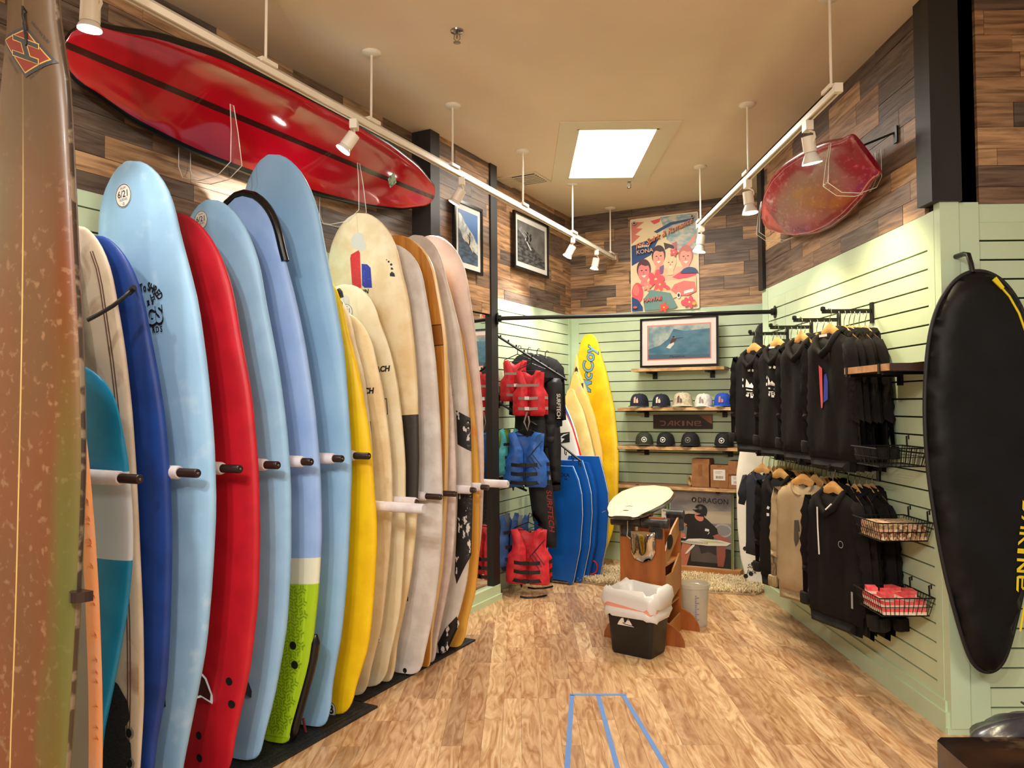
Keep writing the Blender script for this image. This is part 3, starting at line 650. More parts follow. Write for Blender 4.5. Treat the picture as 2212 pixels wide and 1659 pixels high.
b.decal([ell(.0, 1.62, .06, .06, 22)], mat('faint_logo', (172, 198, 232)), 'logo_disc'); b.decal([ring(-.018, 1.62, .024, .005), ring(.018, 1.62, .024, .005)], MATS['soft_periwinkle'], 'logo_mark', .0022)
q = MB(); ts_ = np.linspace(.86, .9985, 16); path = [Vector((b.hw(t), t * b.ln, b.rk(t))) for t in ts_] + [Vector((-b.hw(t), t * b.ln, b.rk(t))) for t in ts_[::-1][:12]]
q.tube(path, .02, 10); q.build('nose_guard', mat('gloss_black', (12, 11, 12), rough=.22), b.root, 60)
q = MB(); path = [Vector((b.hw(t) - .004, t * b.ln, b.rk(t) - .02)) for t in np.linspace(.004, .19, 16)]; q.tube(path, [.018] + [.026] * 14 + [.01], 10); q.build('tail_guard', mat('gloss_black', (0, 0, 0)), b.root, 60)
b.fin(.49, .15, .16, M_blackpl)
# tall light blue 8
b = rackboard('tallest light blue soft board, nose reaching the long red board', 2.965, (-2.70, .02), (-2.91, 2.895), [(-2.83, 2.83), (-2.7, 2.66), (-2.59, 2.43), (-2.54, 2.19), (-2.48, 1.87), (-2.46, 1.59), (-2.44, 1.32), (-2.45, 1.1), (-2.47, .76), (-2.5, .47), (-2.55, .23), (-2.6, .07)], deck=mat('soft_blue_dented', (148, 190, 226), (137, 180, 217), scale=3, bump=.35, bscale=24), th=.085, tailw=.09)
handle(b, 1.52, .105, 4); b.fin(.56, .15, .15, M_blackpl, M_whitepl)
q = MB(); P = [W(*at_l(x, y, 2.88)) for x, y in ((655, 1552), (659, 1575), (664, 1596), (672, 1612))]; q.tube(P, .007, 6); q.v = [tuple(b.root.matrix_world.inverted() @ Vector(v)) for v in q.v]; q.build('leash_string', mat('maroon_webbing', (120, 24, 36), rough=.7), b.root)
# yellow
b = rackboard('bright yellow soft board between the tall blue and the cream boards', 3.14, (-2.76, .015), (-2.76, 2.3), [(-2.68, 2.24), (-2.64, 2.16), (-2.59, 2.03), (-2.52, 1.78), (-2.46, 1.45), (-2.44, 1.19), (-2.42, .96), (-2.44, .66), (-2.47, .38), (-2.55, .15)], deck=B_yellow, th=.075, tailw=.1)
b.fin(.40, .1, .09, M_blackpl, M_whitepl)
lc = b.root.matrix_world.inverted() @ W(*at_l(716, 1533, 3.1)); b.decal([ell(lc.x, lc.y, .032, .04, 18)], M_lbl, 'sticker', .002); q = MB(); [flat(q, s_, b.surf(.0024)) for s_ in (ring(lc.x, lc.y, .031, .003, sy=1.25), xf(text2d('8', .06, .03), lc.x, lc.y, .2))]; q.build('sticker_print', M_ink, b.root)
q = MB(); P = [W(*at_l(x, y, 3.12)) for x, y in ((729, 640), (738, 655), (738, 668), (730, 672))]; q.tube(P, .007, 6); P = [W(*at_l(x, y, 3.10)) for x, y in ((731, 626), (736, 632), (738, 642))]; q.tube(P, .012, 8); q.v = [tuple(b.root.matrix_world.inverted() @ Vector(v)) for v in q.v]; q.build('leash_loop', M_ink, b.root, 50)
# creams a b c d
b = rackboard('narrow cream board showing only its edge right behind the yellow board', 3.315, (-2.8, .015), (-2.85, 2.24), [(-2.78, 2.17), (-2.72, 2.06), (-2.67, 1.95), (-2.62, 1.77), (-2.585, 1.4), (-2.575, 1.0), (-2.6, .6), (-2.66, .25)], deck=foam('plain_cream', (230, 220, 196)), th=.055, tailw=.02)
b = rackboard('shorter cream board with beach shop lettering and a boxed word', 3.39, (-2.76, .015), (-2.83, 2.125), [(-2.77, 2.1), (-2.66, 2.01), (-2.59, 1.86), (-2.555, 1.7), (-2.53, 1.5), (-2.51, 1.29), (-2.51, 1.05), (-2.53, .79), (-2.58, .4), (-2.65, .15)], deck=B_cream, th=.055, tailw=.03)
def shopprint(b, y, u=.0):
    b.decal([xf(text2d('HUNTINGTON BEACH', .043, .045, .2), u, y), xf(text2d('SURF SHOP', .043, .045, .2), u, y - .048), xf(text2d('B L A N D', .05, .01), u + .05, y - .21)], M_ink)
    q = MB(); x0, x1, y0, y1, w = u - .1, u + .19, y - .255, y - .165, .004
    for a in ((x0, x1, y0, y0 + w), (x0, x1, y1 - w, y1), (x0, x0 + w, y0, y1), (x1 - w, x1, y0, y1)): flat(q, poly([(a[0], a[2]), (a[1], a[2]), (a[1], a[3]), (a[0], a[3])]), b.surf(.0018))
    q.build('print_box', M_ink, b.root)
shopprint(b, 1.66, -.005); b.fin(.32, .09, .08, M_blackpl, M_whitepl)
b = rackboard('mid height cream board with round stickers near its nose', 3.52, (-2.78, .015), (-2.90, 2.3), [(-2.83, 2.26), (-2.76, 2.21), (-2.66, 2.08), (-2.6, 1.94), (-2.56, 1.77), (-2.53, 1.5), (-2.515, 1.28), (-2.52, .9), (-2.55, .45), (-2.62, .18)], deck=foam('waxed_cream_pale', (232, 220, 190), (224, 208, 170), bump=.35, bscale=38), th=.055, tailw=.03)
shopprint(b, 1.78, .06); sticker621(b, *PL(b, 757, 675, 3.52), .045)
b.decal([ell(*PL(b, 752, 653, 3.52), .042, .042, 20), ell(*PL(b, 744, 641, 3.52), .022, .022, 16)], mat('white_sticker', (206, 200, 186)), 'sticker')
b.decal([xf(text2d('IL', .05, .01), *PL(b, 752, 653, 3.52))], mat('faint_grey', (190, 186, 176)), 'sticker_print', .0022)
b = rackboard('tall cream board with a big red and blue letter h emblem', 3.63, (-2.74, .015), (-2.88, 2.735), [(-2.79, 2.68), (-2.67, 2.55), (-2.59, 2.38), (-2.55, 2.24), (-2.52, 1.96), (-2.505, 1.74), (-2.50, 1.27), (-2.52, .9), (-2.56, .6), (-2.65, .22)], deck=mat('waxed_cream_h', (234, 216, 176), (224, 198, 150), scale=8, bump=.4, bscale=34, bands=[('Y', .98, 1.52, (52, 48, 44)), ('X', -.002, .002, (206, 186, 146))]), th=.065, tailw=.04)
PP = lambda pts: poly([PL(b, x, y, 3.63) for x, y in pts])
b.decal([PP([(767, 552), (783, 543), (786, 548), (787, 622), (780, 628), (768, 626), (765, 560)])], mat('print_red', (206, 22, 34), (214, 60, 66), scale=60, lo=.6, hi=.66), 'emblem_red')
b.decal([PP([(789, 572), (801, 573), (808, 580), (810, 623), (794, 623), (789, 618)])], mat('print_blue', (30, 42, 150), (70, 80, 176), scale=60, lo=.6, hi=.66), 'emblem_blue')
b.decal([ell(*PL(b, 782, 524, 3.63), .05, .05, 20), ell(*PL(b, 791, 534, 3.63), .03, .03, 16)], mat('white_sticker', (0, 0, 0)), 'sticker')
b.decal([xf(text2d('HAJIN', .036, .04, .2), *PL(b, 788, 633, 3.63)), PP([(848, 598), (858, 599), (857, 592), (852, 588), (848, 592)]), PP([(850, 584), (855, 584), (854, 580), (850, 579)]), ell(*PL(b, 851, 573, 3.63), .008, .007, 8), ell(*PL(b, 846, 567, 3.63), .007, .006, 8), ell(*PL(b, 842, 563, 3.63), .004, .004, 6)], M_ink)
b.fin(.50, .1, .1, M_blackpl)
# 13
b = rackboard('pale grey-white waxed board with a short cord hanging from its tail', 3.78, (-2.70, .02), (-2.80, 2.575), [(-2.7, 2.53), (-2.61, 2.46), (-2.53, 2.31), (-2.5, 2.11), (-2.47, 1.83), (-2.45, 1.45), (-2.44, 1.12), (-2.44, .89), (-2.46, .65), (-2.5, .38), (-2.56, .13)], deck=B_white, th=.07, tailw=.06)
lc = b.root.matrix_world.inverted() @ W(*at_l(875, 1448, 3.74)); b.spot(lc.x, lc.y, .014, M_hole)
q = MB(); P = [b.deck(lc.x + dx, lc.y + dy, .004 + .01 * i) for i, (dx, dy) in enumerate(((0, 0), (.012, -.03), (.03, -.055), (.025, -.085), (.005, -.1)))]; q.tube(P, .003, 6); q.build('leash_cord', M_ink, b.root); b.fin(.36, .12, .1, M_blackpl)
q = MB(); q.tube([b.deck(.0, y, .0008) for y in np.linspace(.2, 2.4, 20)], .0012, 4); q.build('stringer', mat('faint_line', (190, 182, 174)), b.root)
# 14 wood
M_ww = mat('golden_veneer', (206, 142, 58), (176, 108, 34), scale=5, stretch=(10, .5, 1), lo=.35, hi=.65, rough=.2, coat=.6, bands=[('Y', 1.93, 2.05, (150, 88, 30)), ('Y', 1.925, 1.932, (80, 44, 18)), ('Y', 2.048, 2.055, (80, 44, 18))])
b = rackboard('glossy golden wood veneer board with a darker band across it', 3.92, (-2.70, .02), (-2.85, 2.655), [(-2.75, 2.62), (-2.66, 2.55), (-2.59, 2.48), (-2.53, 2.33), (-2.495, 2.13), (-2.48, 1.98), (-2.48, 1.75), (-2.485, 1.4), (-2.5, 1.0), (-2.53, .6), (-2.6, .22)], deck=M_ww, rail=mat('pale_wood_rail', (232, 196, 132), rough=.3), railf=.93, th=.06, tailw=.08)
b.decal([xf(ell(0, 0, .035, .05, 18), -.06, 2.52)], mat('emblem_tan', (196, 150, 80)), 'emblem'); b.decal([ring(-.06, 2.52, .035, .003, sy=1.4), ell(-.06, 2.54, .008, .01, 8), poly([(-.075, 2.5), (-.062, 2.535), (-.05, 2.5), (-.062, 2.49)])], M_ink, 'emblem_print', .0022)
b.decal([xf(text2d('Joel', .09, 0, .4), .05, 1.5, 1.35)], M_ink, 'signature')
# 15
rackboard('off-white waxed board with pinkish tint behind the wooden board', 4.005, (-2.71, .02), (-2.84, 2.5), [(-2.7, 2.4), (-2.6, 2.2), (-2.53, 1.9), (-2.50, 1.59), (-2.485, 1.2), (-2.49, .88), (-2.52, .6), (-2.56, .4), (-2.62, .14)], deck=B_pink, th=.055, tailw=.06)
# 16 camo
M_camo = mat('worn_white_deck', (220, 212, 204), (204, 194, 184), scale=8, rough=.45, bump=.3, bscale=34)
b = rackboard('white board with scratched black panels down its deck and a black tail', 4.18, (-2.74, .02), (-2.86, 2.71), [(-2.78, 2.66), (-2.69, 2.56), (-2.64, 2.44), (-2.59, 2.26), (-2.54, 2.05), (-2.51, 1.79), (-2.48, 1.29), (-2.48, .86), (-2.51, .49), (-2.57, .27), (-2.65, .08)], deck=M_camo, th=.06, tailw=.06)
M_sc = mat('scratched_black', (24, 22, 22), (214, 208, 202), scale=22, stretch=(1.6, .7, 1), lo=.58, hi=.60, rough=.5, detail=6)
for P in ([(984, 886), (1011, 903), (1013, 976), (987, 960)], [(988, 1060), (1016, 1060), (1013, 1200), (986, 1262), (982, 1240)], [(962, 1358), (985, 1332), (990, 1350), (966, 1405), (950, 1412), (946, 1390)]):
    P = [PL(b, x, y, 4.18) for x, y in P][::-1]; vv, ff = tess(poly(P), .02); q = MB(); q.add([b.deck(x, z, .0024) for x, z in vv], ff); q.build('black_panel', M_sc, b.root)
q = MB(); q.tube([b.deck(x, y, .001) for x, y in ((.05, 1.70), (.13, 1.68), (.22, 1.635))], .0015, 4); q.tube([b.deck(.035, y, .0012) for y in np.linspace(.3, 2.4, 16)], .002, 4); q.build('pinline', M_ink, b.root); b.fin(.58, .15, .14, M_blackpl)
# 17, 18
M_yr = mat('amber_deck', (226, 170, 72), (214, 150, 52), scale=4, stretch=(1, .3, 1), rough=.35, c3=(236, 140, 60), scale3=4)
rackboard('amber yellow railed board near the mirror end of the rack', 4.32, (-2.74, .02), (-2.84, 2.5), [(-2.75, 2.42), (-2.66, 2.25), (-2.6, 2.01), (-2.565, 1.8), (-2.53, 1.5), (-2.505, 1.13), (-2.505, .69), (-2.53, .39), (-2.59, .2)], deck=M_yr, th=.06, tailw=.07)
rackboard('last pinkish-white waxed board in the rack beside the mirror', 4.41, (-2.78, .02), (-2.90, 2.755), [(-2.8, 2.71), (-2.75, 2.665), (-2.68, 2.57), (-2.61, 2.4), (-2.57, 2.12), (-2.545, 1.8), (-2.525, 1.58), (-2.52, 1.2), (-2.535, .82), (-2.58, .44), (-2.66, .16)], deck=foam('waxed_pinkish_white2', (228, 208, 198), (214, 192, 182), bump=.5, bscale=34), th=.06, tailw=.07)
# ------------------------------------------------------------------ racks and mat
M_rod = mat('dark_rod', (46, 28, 24), rough=.3); M_sleeve = mat('foam_sleeve', (228, 222, 226), (214, 206, 210), scale=12, rough=.6, bump=.3, bscale=20)
def rack(label, ls, z, tip=-2.40, cov=None):
    t = thing('surfboard_rack', label, 'rack', W(WL, ls[0], z), RZ, 'surfboard racks on the left wall')
    q = MB(); q.box(.0, .03, -.1, ls[-1] - ls[0] + .1, -.04, .04); q.build('back_rail', M_rod, t)
    for i, l_ in enumerate(ls):
        tp, sl_ = (cov or {}).get(i, (tip, .10)); y = l_ - ls[0]; x1 = tp - WL
        MX = frame((0, y, 0), (0, 1, 0), (0, 0, 1), (1, 0, 0))
        q = MB(); q.lathe([(.0175, .02), (.0175, x1 - .004), (.015, x1)], MX, 16); rd = q.build('peg', M_rod, t, 40)
        q = MB(); q.lathe([(.024, .03), (.0265, .05), (.0255, .3), (.0275, .5), (.026, x1 - sl_ - .01), (.0225, x1 - sl_)], MX, 16); q.build('foam_sleeve', M_sleeve, rd, 50)
        q = MB(); q.lathe([(.006, x1 - .001), (.005, x1 + .003), (.001, x1 + .004)], MX, 8); q.build('end_screw', M_chrome, rd, 50)
    return t
rack('upper peg rack holding the blue, red and yellow boards', [1.776, 2.022, 2.228, 2.436, 2.640, 2.850, 3.052], 1.35, cov={3: (-2.4, .07), 4: (-2.4, .05), 5: (-2.4, .05), 6: (-2.40, .09)})
rack('lower peg rack holding the cream, wooden and white boards', [3.245, 3.452, 3.705, 3.865, 4.09, 4.255, 4.485], 1.075, cov={0: (-2.21, -.004), 1: (-2.39, .006), 5: (-2.40, .05), 6: (-2.385, -.003), 4: (-2.4, .03)})
M_mat = mat('rubber_mat', (20, 20, 20), (38, 37, 36), scale=90, lo=.5, hi=.55, rough=.6, bump=.8)
for (l0, l1, n1, lb) in ((1.2, 3.3, -2.545, 'black rubber mat under the blue and red boards'), (3.31, 4.52, -2.66, 'black rubber mat under the white boards near the pier')):
    t = thing('rubber_mat', lb, 'mat', W((WL + .03 + n1) / 2, (l0 + l1) / 2, 0), RZ, 'rubber mats under the rack')
    hx_, hy = (n1 - WL - .03) / 2, (l1 - l0) / 2; q = MB(); q.prism([(-hx_, -hy), (hx_, -hy), (hx_, hy), (-hx_, hy)], .0005, .012, frame((0, 0, 0), (1, 0, 0), (0, 0, 1), (0, 1, 0))); q.build('base', M_mat, t)
    q = MB()
    for s_ in (0, .03): q.box(hx_ - .035 - s_, hx_ - .03 - s_, -hy + .03, hy - .03, .012, .0145)
    q.build('raised_border', M_mat, t)
# ------------------------------------------------------------------ wall-hung red boards
def wallboard(label, tail, nose, up, prof, **k):
    p = Vector(tail); Y = Vector(nose) - p; ln = Y.length; Y.normalize(); Z = Y.cross(Vector(up)); Z.normalize(); X = Y.cross(Z)
    return Board('surfboard', label, frame(p, X, Y, Z), ln, prof, **k), X, Y, Z
M_rb = mat('ruby_resin', (186, 10, 30), (176, 8, 26), scale=2, rough=.12, coat=1, bands=[('X', -.014, .014, (60, 20, 18))])
M_gb = mat('gloss_black', (0, 0, 0))
def loc_(root, P): mi_ = root.matrix_world.inverted(); return [mi_ @ Vector(p) for p in P]
# long red board on the left wall: bottom facing the room, lower edge leaning out
tn, lf = W(-3.02, 4.62, 3.09), W(-3.02, 1.905, 3.075)
Y = (lf - tn).normalized(); upv = (Vector((0, 0, 1)) * math.cos(.5) + N * math.sin(.5)).normalized(); Zr = Y.cross(upv); Zr = -Zr if Zr.dot(N) < 0 else Zr; Zr.normalize(); Xr = Y.cross(Zr).normalized()
rb = Board('surfboard', 'very long glossy red board with black rails mounted high on the left wall', frame(tn, Xr, Y, Zr), (lf - tn).length, [(.04, .10), (.12, .17), (.25, .225), (.42, .258), (.6, .268), (.75, .255), (.87, .21), (.94, .15)], .075, nroc=-.05, troc=-.03, deck=M_rb, rail=MATS['gloss_black'], railf=.88)
q = MB(); q.box(rb.ln * .215, rb.ln * .217, -.02, .02, 0, 0) if 0 else None
q = MB(); flat(q, poly([(-.05, .56), (.0, .52), (.055, .58), (.0, .62)]), rb.surf(.002), 0); q.build('diamond_sticker', mat('sage_sticker', (150, 176, 140), (60, 96, 70), scale=40, lo=.5, hi=.6), rb.root)
M_clear = mat('clear_acrylic', (235, 240, 240), rough=.05, alpha=.06, spec=.6)
def loop_hook(label, base, out, up_, h, w, group, dn=.13):
    """clear J-shaped cradle: plate on the wall, arm below the board and an upturned tongue"""
    t = thing('board_cradle', label, 'board hook', base, 0, group)
    o = Vector(out).normalized(); s = o.cross(Vector((0, 0, 1))).normalized(); z = Vector((0, 0, 1))
    def arc(sd):
        return [s * sd + z * (.16), s * sd, s * sd + z * -.06 + o * .03, s * sd + z * -.09 + o * (w * .4), s * sd + z * -.085 + o * (w * .75), s * sd + z * -.03 + o * w, s * sd * .6 + z * (h * .5) + o * (w - .012), s * sd * .3 + z * h + o * (w - .03)]
    q = MB(); A_ = arc(.035); B_ = arc(-.035); q.tube(A_ + B_[::-1], .0022, 6, closed=False); q.build('edge', mat('acrylic_edge', (232, 226, 210), rough=.15, spec=.8), t, 60)
    q = MB(); n_ = len(A_); q.add(A_ + B_, [(i, i + 1, n_ + i + 1, n_ + i) for i in range(n_ - 1)]); q.build('strap', M_clear, t)
    return t
for (px, py, lb) in ((455, 335, 'clear cradle hook under the left half of the long red board'), (735, 440, 'clear cradle hook under the right half of the long red board')):
    n_, l_, z_ = at_n(px, py, -3.0); loop_hook(lb, W(WL + .012, l_ + .02, z_ - .03), N, None, .26, .36, 'clear cradle hooks')
# small red board on the right wall
tl_, ns_ = Vector((1.88, 4.12, 2.93)), Vector((1.88, 5.88, 2.945))
Y = (ns_ - tl_).normalized(); upv = (Vector((0, 0, 1)) * math.cos(.62) - Vector((1, 0, 0)) * math.sin(.62)).normalized(); Zr = Y.cross(upv); Zr = -Zr if Zr.x > 0 else Zr; Zr.normalize(); Xr = Y.cross(Zr).normalized()
M_rk = mat('scuffed_ruby', (148, 14, 36), (184, 84, 96), scale=46, stretch=(1, .5, 1), lo=.54, hi=.74, rough=.22, coat=.6, detail=9, bands=[('Y', 1.42, 2, (190, 16, 34))])
sb = Board('surfboard', 'small scuffed ruby red board with a square tail mounted on the right wall', frame(tl_, Xr, Y, Zr), (ns_ - tl_).length, [(.05, .145), (.15, .2), (.3, .245), (.45, .262), (.6, .25), (.75, .2), (.88, .125), (.95, .07)], .075, tailw=.125, nroc=-.04, troc=-.02, deck=M_rk, rail=mat('ruby_rail', (120, 14, 30), rough=.15, coat=1), railf=.965)
q = MB()
for sd in (-1, 1): q.tube([sb.deck(sd * sb.hw(t) * .86, t * sb.ln, .001) for t in np.linspace(.03, .97, 30)], .0018, 4)
q.build('pinline', mat('pink_line', (226, 150, 150)), sb.root)
for yy_, lb in ((4.32, 'clear cradle hook near the tail of the small red board'), (5.55, 'clear cradle hook near the nose of the small red board')):
    loop_hook(lb, (WR - .012, yy_, 2.86), (-1, 0, 0), None, .2, .30, 'clear cradle hooks on the right wall')
t = thing('rod_bracket', 'thin black rod bracket sticking out of planks beside the small red board', 'bracket', at_x(1936, 285, WR - .005), 0)
q = MB(); q.box(-.008, 0, -.02, .02, -.06, .03); q.build('plate', M_blackmetal, t); q = MB(); q.tube([(0, 0, 0), (-.16, .22, -.03)], .006, 8); q.build('rod', M_blackmetal, t)
# ------------------------------------------------------------------ boards in the back left corner (standing across the back wall)
def cornerboard(label, l, tail, nose, edge, dl=.25, **k):
    M, ln = rackM((tail[0], l, tail[1]), (nose[0], l + dl, nose[1])); d = Vector((nose[0] - tail[0], nose[1] - tail[1])).normalized(); pr_ = []
    for (n, z) in edge:
        w = Vector((n - tail[0], z - tail[1])); tt = w.dot(d) / ln; h = w.x * d.y - w.y * d.x
        if .015 < tt < .985 and h > .02: pr_.append((tt, h))
    pr_.sort(); return Board('surfboard', label, M, ln, pr_, .06, group='surfboards leaning in the back corner', nroc=.03, **k)
b = cornerboard('tallest yellow corner board with blue outlined script lettering', 7.15, (-2.88, .02), (-2.95, 2.32), [(-2.84, 2.2), (-2.75, 1.93), (-2.66, 1.56), (-2.605, 1.1), (-2.60, .7), (-2.64, .35), (-2.72, .1)], deck=mat('old_yellow', (240, 204, 20), (224, 178, 14), scale=5, rough=.35, bump=.2, bscale=40))
for tx_, bo, mt, of in (('McCoy', .045, M_ink, .0016), ('McCoy', .012, mat('script_blue', (104, 158, 186)), .0024)): b.decal([xf(text2d(tx_, .165, bo, .15), *PL(b, 1268, 797, 7.32), math.pi / 2 - .12)], mt, 'lettering', of)
b = cornerboard('apricot corner board with a black star near its pointed nose', 7.03, (-2.93, .02), (-3.03, 2.1), [(-3.0, 1.96), (-2.93, 1.8), (-2.83, 1.5), (-2.76, 1.1), (-2.75, .7), (-2.78, .3)], dl=.22, deck=mat('apricot', (244, 200, 118), rough=.4))
st = [(.035 * (1 if k % 2 == 0 else .45) * math.sin(k * math.pi / 5), .035 * (1 if k % 2 == 0 else .45) * math.cos(k * math.pi / 5)) for k in range(10)]
b.decal([xf(poly(st), .0, 1.94)], M_ink, 'star_print'); b.decal([poly([(-.03, 1.70), (-.045, 1.76), (.0, 1.775), (.07, 1.8), (.075, 1.74), (.02, 1.73)])], M_ink, 'logo_print'); q = MB(); q.tube([b.deck(0, y, .001) for y in (1.78, 1.85, 1.9)], .002, 4); q.build('pinline', M_ink, b.root)
b = cornerboard('pale orange corner board with faded scribbles down its deck', 6.92, (-2.90, .02), (-2.99, 1.9), [(-2.93, 1.8), (-2.84, 1.66), (-2.77, 1.474), (-2.69, 1.15), (-2.665, .85), (-2.67, .5), (-2.72, .2)], dl=.2, deck=mat('pale_orange', (244, 196, 106), (216, 178, 152), scale=14, lo=.56, hi=.66, rough=.45))
b = cornerboard('buttery cream corner board with a squared grey-railed outline', 6.80, (-2.88, .02), (-2.98, 1.75), [(-2.92, 1.69), (-2.84, 1.55), (-2.76, 1.3), (-2.69, 1.03), (-2.665, .75), (-2.67, .45), (-2.72, .12)], dl=.18, deck=mat('butter', (246, 220, 146), (232, 198, 120), scale=6, rough=.45, bump=.2, bscale=40), rail=mat('butter_rail', (170, 148, 96)), railf=.975)
b = cornerboard('blue and white corner board just behind the red railed one', 6.69, (-2.93, .02), (-3.03, 1.70), [(-2.99, 1.62), (-2.92, 1.48), (-2.86, 1.33), (-2.79, 1.04), (-2.76, .8), (-2.77, .4)], dl=.15, deck=mat('marine_blue', (42, 84, 150), rough=.3), rail=mat('clean_white', (236, 234, 230), rough=.3), railf=.93)
b.decal([poly([(.02, 1.36), (.05, 1.36), (.05, 1.43), (.07, 1.44), (.09, 1.42), (.09, 1.32), (.06, 1.32), (.06, 1.37), (.03, 1.3)])], M_ink)
M_fade = mat('clean_white', 0) if 0 else MATS['clean_white']
b = cornerboard('white corner board with a red to orange rail and black wave logo', 6.56, (-2.93, .02), (-2.99, 1.655), [(-2.96, 1.61), (-2.91, 1.53), (-2.83, 1.38), (-2.755, 1.16), (-2.72, .95), (-2.72, .5), (-2.77, .2)], dl=.12, deck=mat('off_white_deck', (226, 218, 206), rough=.35), rail=mat('red_orange_rail', (206, 26, 44), rough=.3, bands=[('Y', .2, 1.05, (240, 120, 44))]), railf=.93)
PC = lambda pts: poly([PL(b, x, y, 6.66) for x, y in pts])
b.decal([PC([(1200, 937), (1231, 933), (1232, 955), (1203, 959)])], M_ink); b.decal([PC([(1203, 956), (1208, 946), (1219, 938), (1230, 936), (1218, 942), (1213, 946), (1221, 948), (1214, 956), (1206, 958), (1214, 951), (1209, 949)])], M_lbl, 'print_white', .003)
b.decal([PC([(1203, 893), (1201, 886), (1208, 873), (1211, 876), (1206, 892)])], mat('print_orange', (220, 80, 44)), 'emblem'); b.decal([PC([(1208, 895), (1208, 887), (1212, 883), (1212, 892)])], mat('print_lightblue', (110, 190, 210)), 'emblem')
# ------------------------------------------------------------------ bodyboards
M_bb = mat('bodyboard_blue', (0, 92, 186), (0, 84, 174), scale=4, rough=.4); M_bbe = mat('bodyboard_edge', (232, 234, 240), rough=.4); M_bbn = mat('bodyboard_purple', (44, 42, 110), rough=.4)
def bodyboard(label, l, n, z=.0, lean=.02, h=1.045, side=M_bbe, letters=False, w=.235, yaw=0):
    t = thing('bodyboard', label, 'bodyboard', W(n, l, z), RZ + yaw, 'blue bodyboards stacked on edge')
    hf = [(0, .035), (.10, .03), (w * .55, .0), (w * .62, .02), (w * .9, .32), (w * 1.0, .62), (w * .97, .8), (w * .84, .93), (w * .62, h), (0, h)]
    q = MB(); P = sym(hf); q.prism(P, -.028, .002, TR((0, 0, 0), 0, -lean), 0); q.build('core', M_bb, t)
    q = MB(); q.prism([(x * 1.006, y * 1.002 if y > .5 else y - .001) for x, y in P], .002, .012, TR((0, 0, 0), 0, -lean), 0); q.build('white_rail', side, t)
    q = MB(); q.prism(P, .012, .026, TR((0, 0, 0), 0, -lean), 0); q.build('slick_bottom', M_bb if side is M_bbe else M_bbn, t)
    if letters:
        q = MB(); flat(q, xf(text2d('HUXXA', .05, .02), .03, .965, 0, 1.1, .9), lambda u, v: (u, -.0285, v)); flat(q, xf(text2d('44', .03, .03), .09, .93), lambda u, v: (u, -.0285, v)); q.v = [tuple(TR((0, 0, 0), 0, -lean) @ Vector(v)) for v in q.v]; q.build('lettering', mat('navy_print', (14, 26, 66)), t)
    return t
bodyboard('front blue bodyboard with dark lettering near its top edge', 6.30, -2.845, letters=True)
bodyboard('second blue bodyboard in the stack, white edge showing', 6.40, -2.80, w=.24, h=1.09)
bodyboard('third blue bodyboard in the stack with a purple bottom', 6.48, -2.775, w=.24, h=1.07, side=M_bbe).children[2].data.materials[0] = M_bbn
bodyboard('rearmost blue bodyboard, next to the cream corner boards', 6.57, -2.70, w=.235, h=1.12)
def coil(label, p, col, r=.035, ax=0):
    t = thing('wrist_leash', label, 'leash', p, 0, 'wrist leashes of the bodyboards'); q = MB()
    q.tube([(r * math.cos(a), -.01, r * 1.25 * math.sin(a)) for a in np.linspace(0, 6.28, 17)[:-1]], .008, 6, closed=True); q.build('cuff', mat('leash_' + col, (110, 36, 52) if col == 'maroon' else (186, 44, 40), rough=.6), t, 60)
    q = MB(); q.tube([(0, -.01, r * 1.25), (.004, -.01, r * 1.25 + .05), (0, 0, r * 1.25 + .08)], .005, 6); q.build('tether', mat('pale_cord', (190, 196, 200)), t)
coil('maroon wrist leash hanging against the front blue bodyboard', W(*at_l(1182, 1207, 6.2)), 'maroon'); coil('red and black wrist leash at the bottom of the rearmost bodyboard', W(*at_l(1278, 1225, 6.52)), 'red', .05)
# ------------------------------------------------------------------ pipe
p0 = W(-3.05, 5.585, 2.318); p1 = Vector((WR, 6.135, 2.325)); t = thing('hanging_pipe', 'long black pipe running from the mirror post to the right wall', 'pipe', p0, 0)
q = MB(); q.tube([(0, 0, 0), p1 - p0], .017, 12); q.build('tube', M_blackmetal, t, 60)
for p_, ax in ((Vector((0, 0, 0)), (p1 - p0).normalized()), (p1 - p0, (p0 - p1).normalized())):
    M = Matrix.Translation(p_) @ ax.to_track_quat('Z', 'Y').to_matrix().to_4x4(); q = MB(); q.lathe([(.028, .006), (.028, .03), (.02, .035)], M, 14); q.lathe([(.05, 0), (.05, .006)], M, 16); q.build('flange', M_blackmetal, t, 50)
# ------------------------------------------------------------------ waterfall arms with vests
def waterfall(label, p0, p1, nb, hooks=False):
    t = thing('waterfall_arm', label, 'display arm', p0, 0, 'sloping arms in the life vest corner'); d = Vector(p1) - Vector(p0)
    q = MB(); q.tube([(0, 0, 0), d], .011, 6); q.box(-.01, .02, -.02, .02, -.06, .06, M=Matrix.Rotation(RZ, 4, 'Z')); q.build('bar', M_blackmetal, t)
    for k in range(nb):
        c = d * ((k + .7) / nb); q = MB()
        if hooks: q.tube([c, c + Vector((0, 0, -.05)), c + Vector((.01, -.035, -.06)), c + Vector((.012, -.04, -.03))], .004, 6)
        else: q.tube([c, c + Vector((0, 0, .028))], .007, 6)
        q.build('peg', M_blackmetal, t)
A1 = W(WL + .01, 5.83, 2.21); A1e = W(-2.60, 5.98, 1.805); waterfall('upper sloping black arm with ball pegs holding the red vests and wetsuits', A1, A1e, 9)
A2 = W(WL + .01, 5.85, 1.63); A2e = W(-2.85, 5.9, 1.42); waterfall('middle sloping black arm holding the blue vests', A2, A2e, 5)
A3 = W(-2.80, 6.12, 1.30); A3e = W(-2.54, 6.12, 1.11); waterfall('short sloping black arm with empty J hooks above the blue bodyboards', A3, A3e, 4, True)
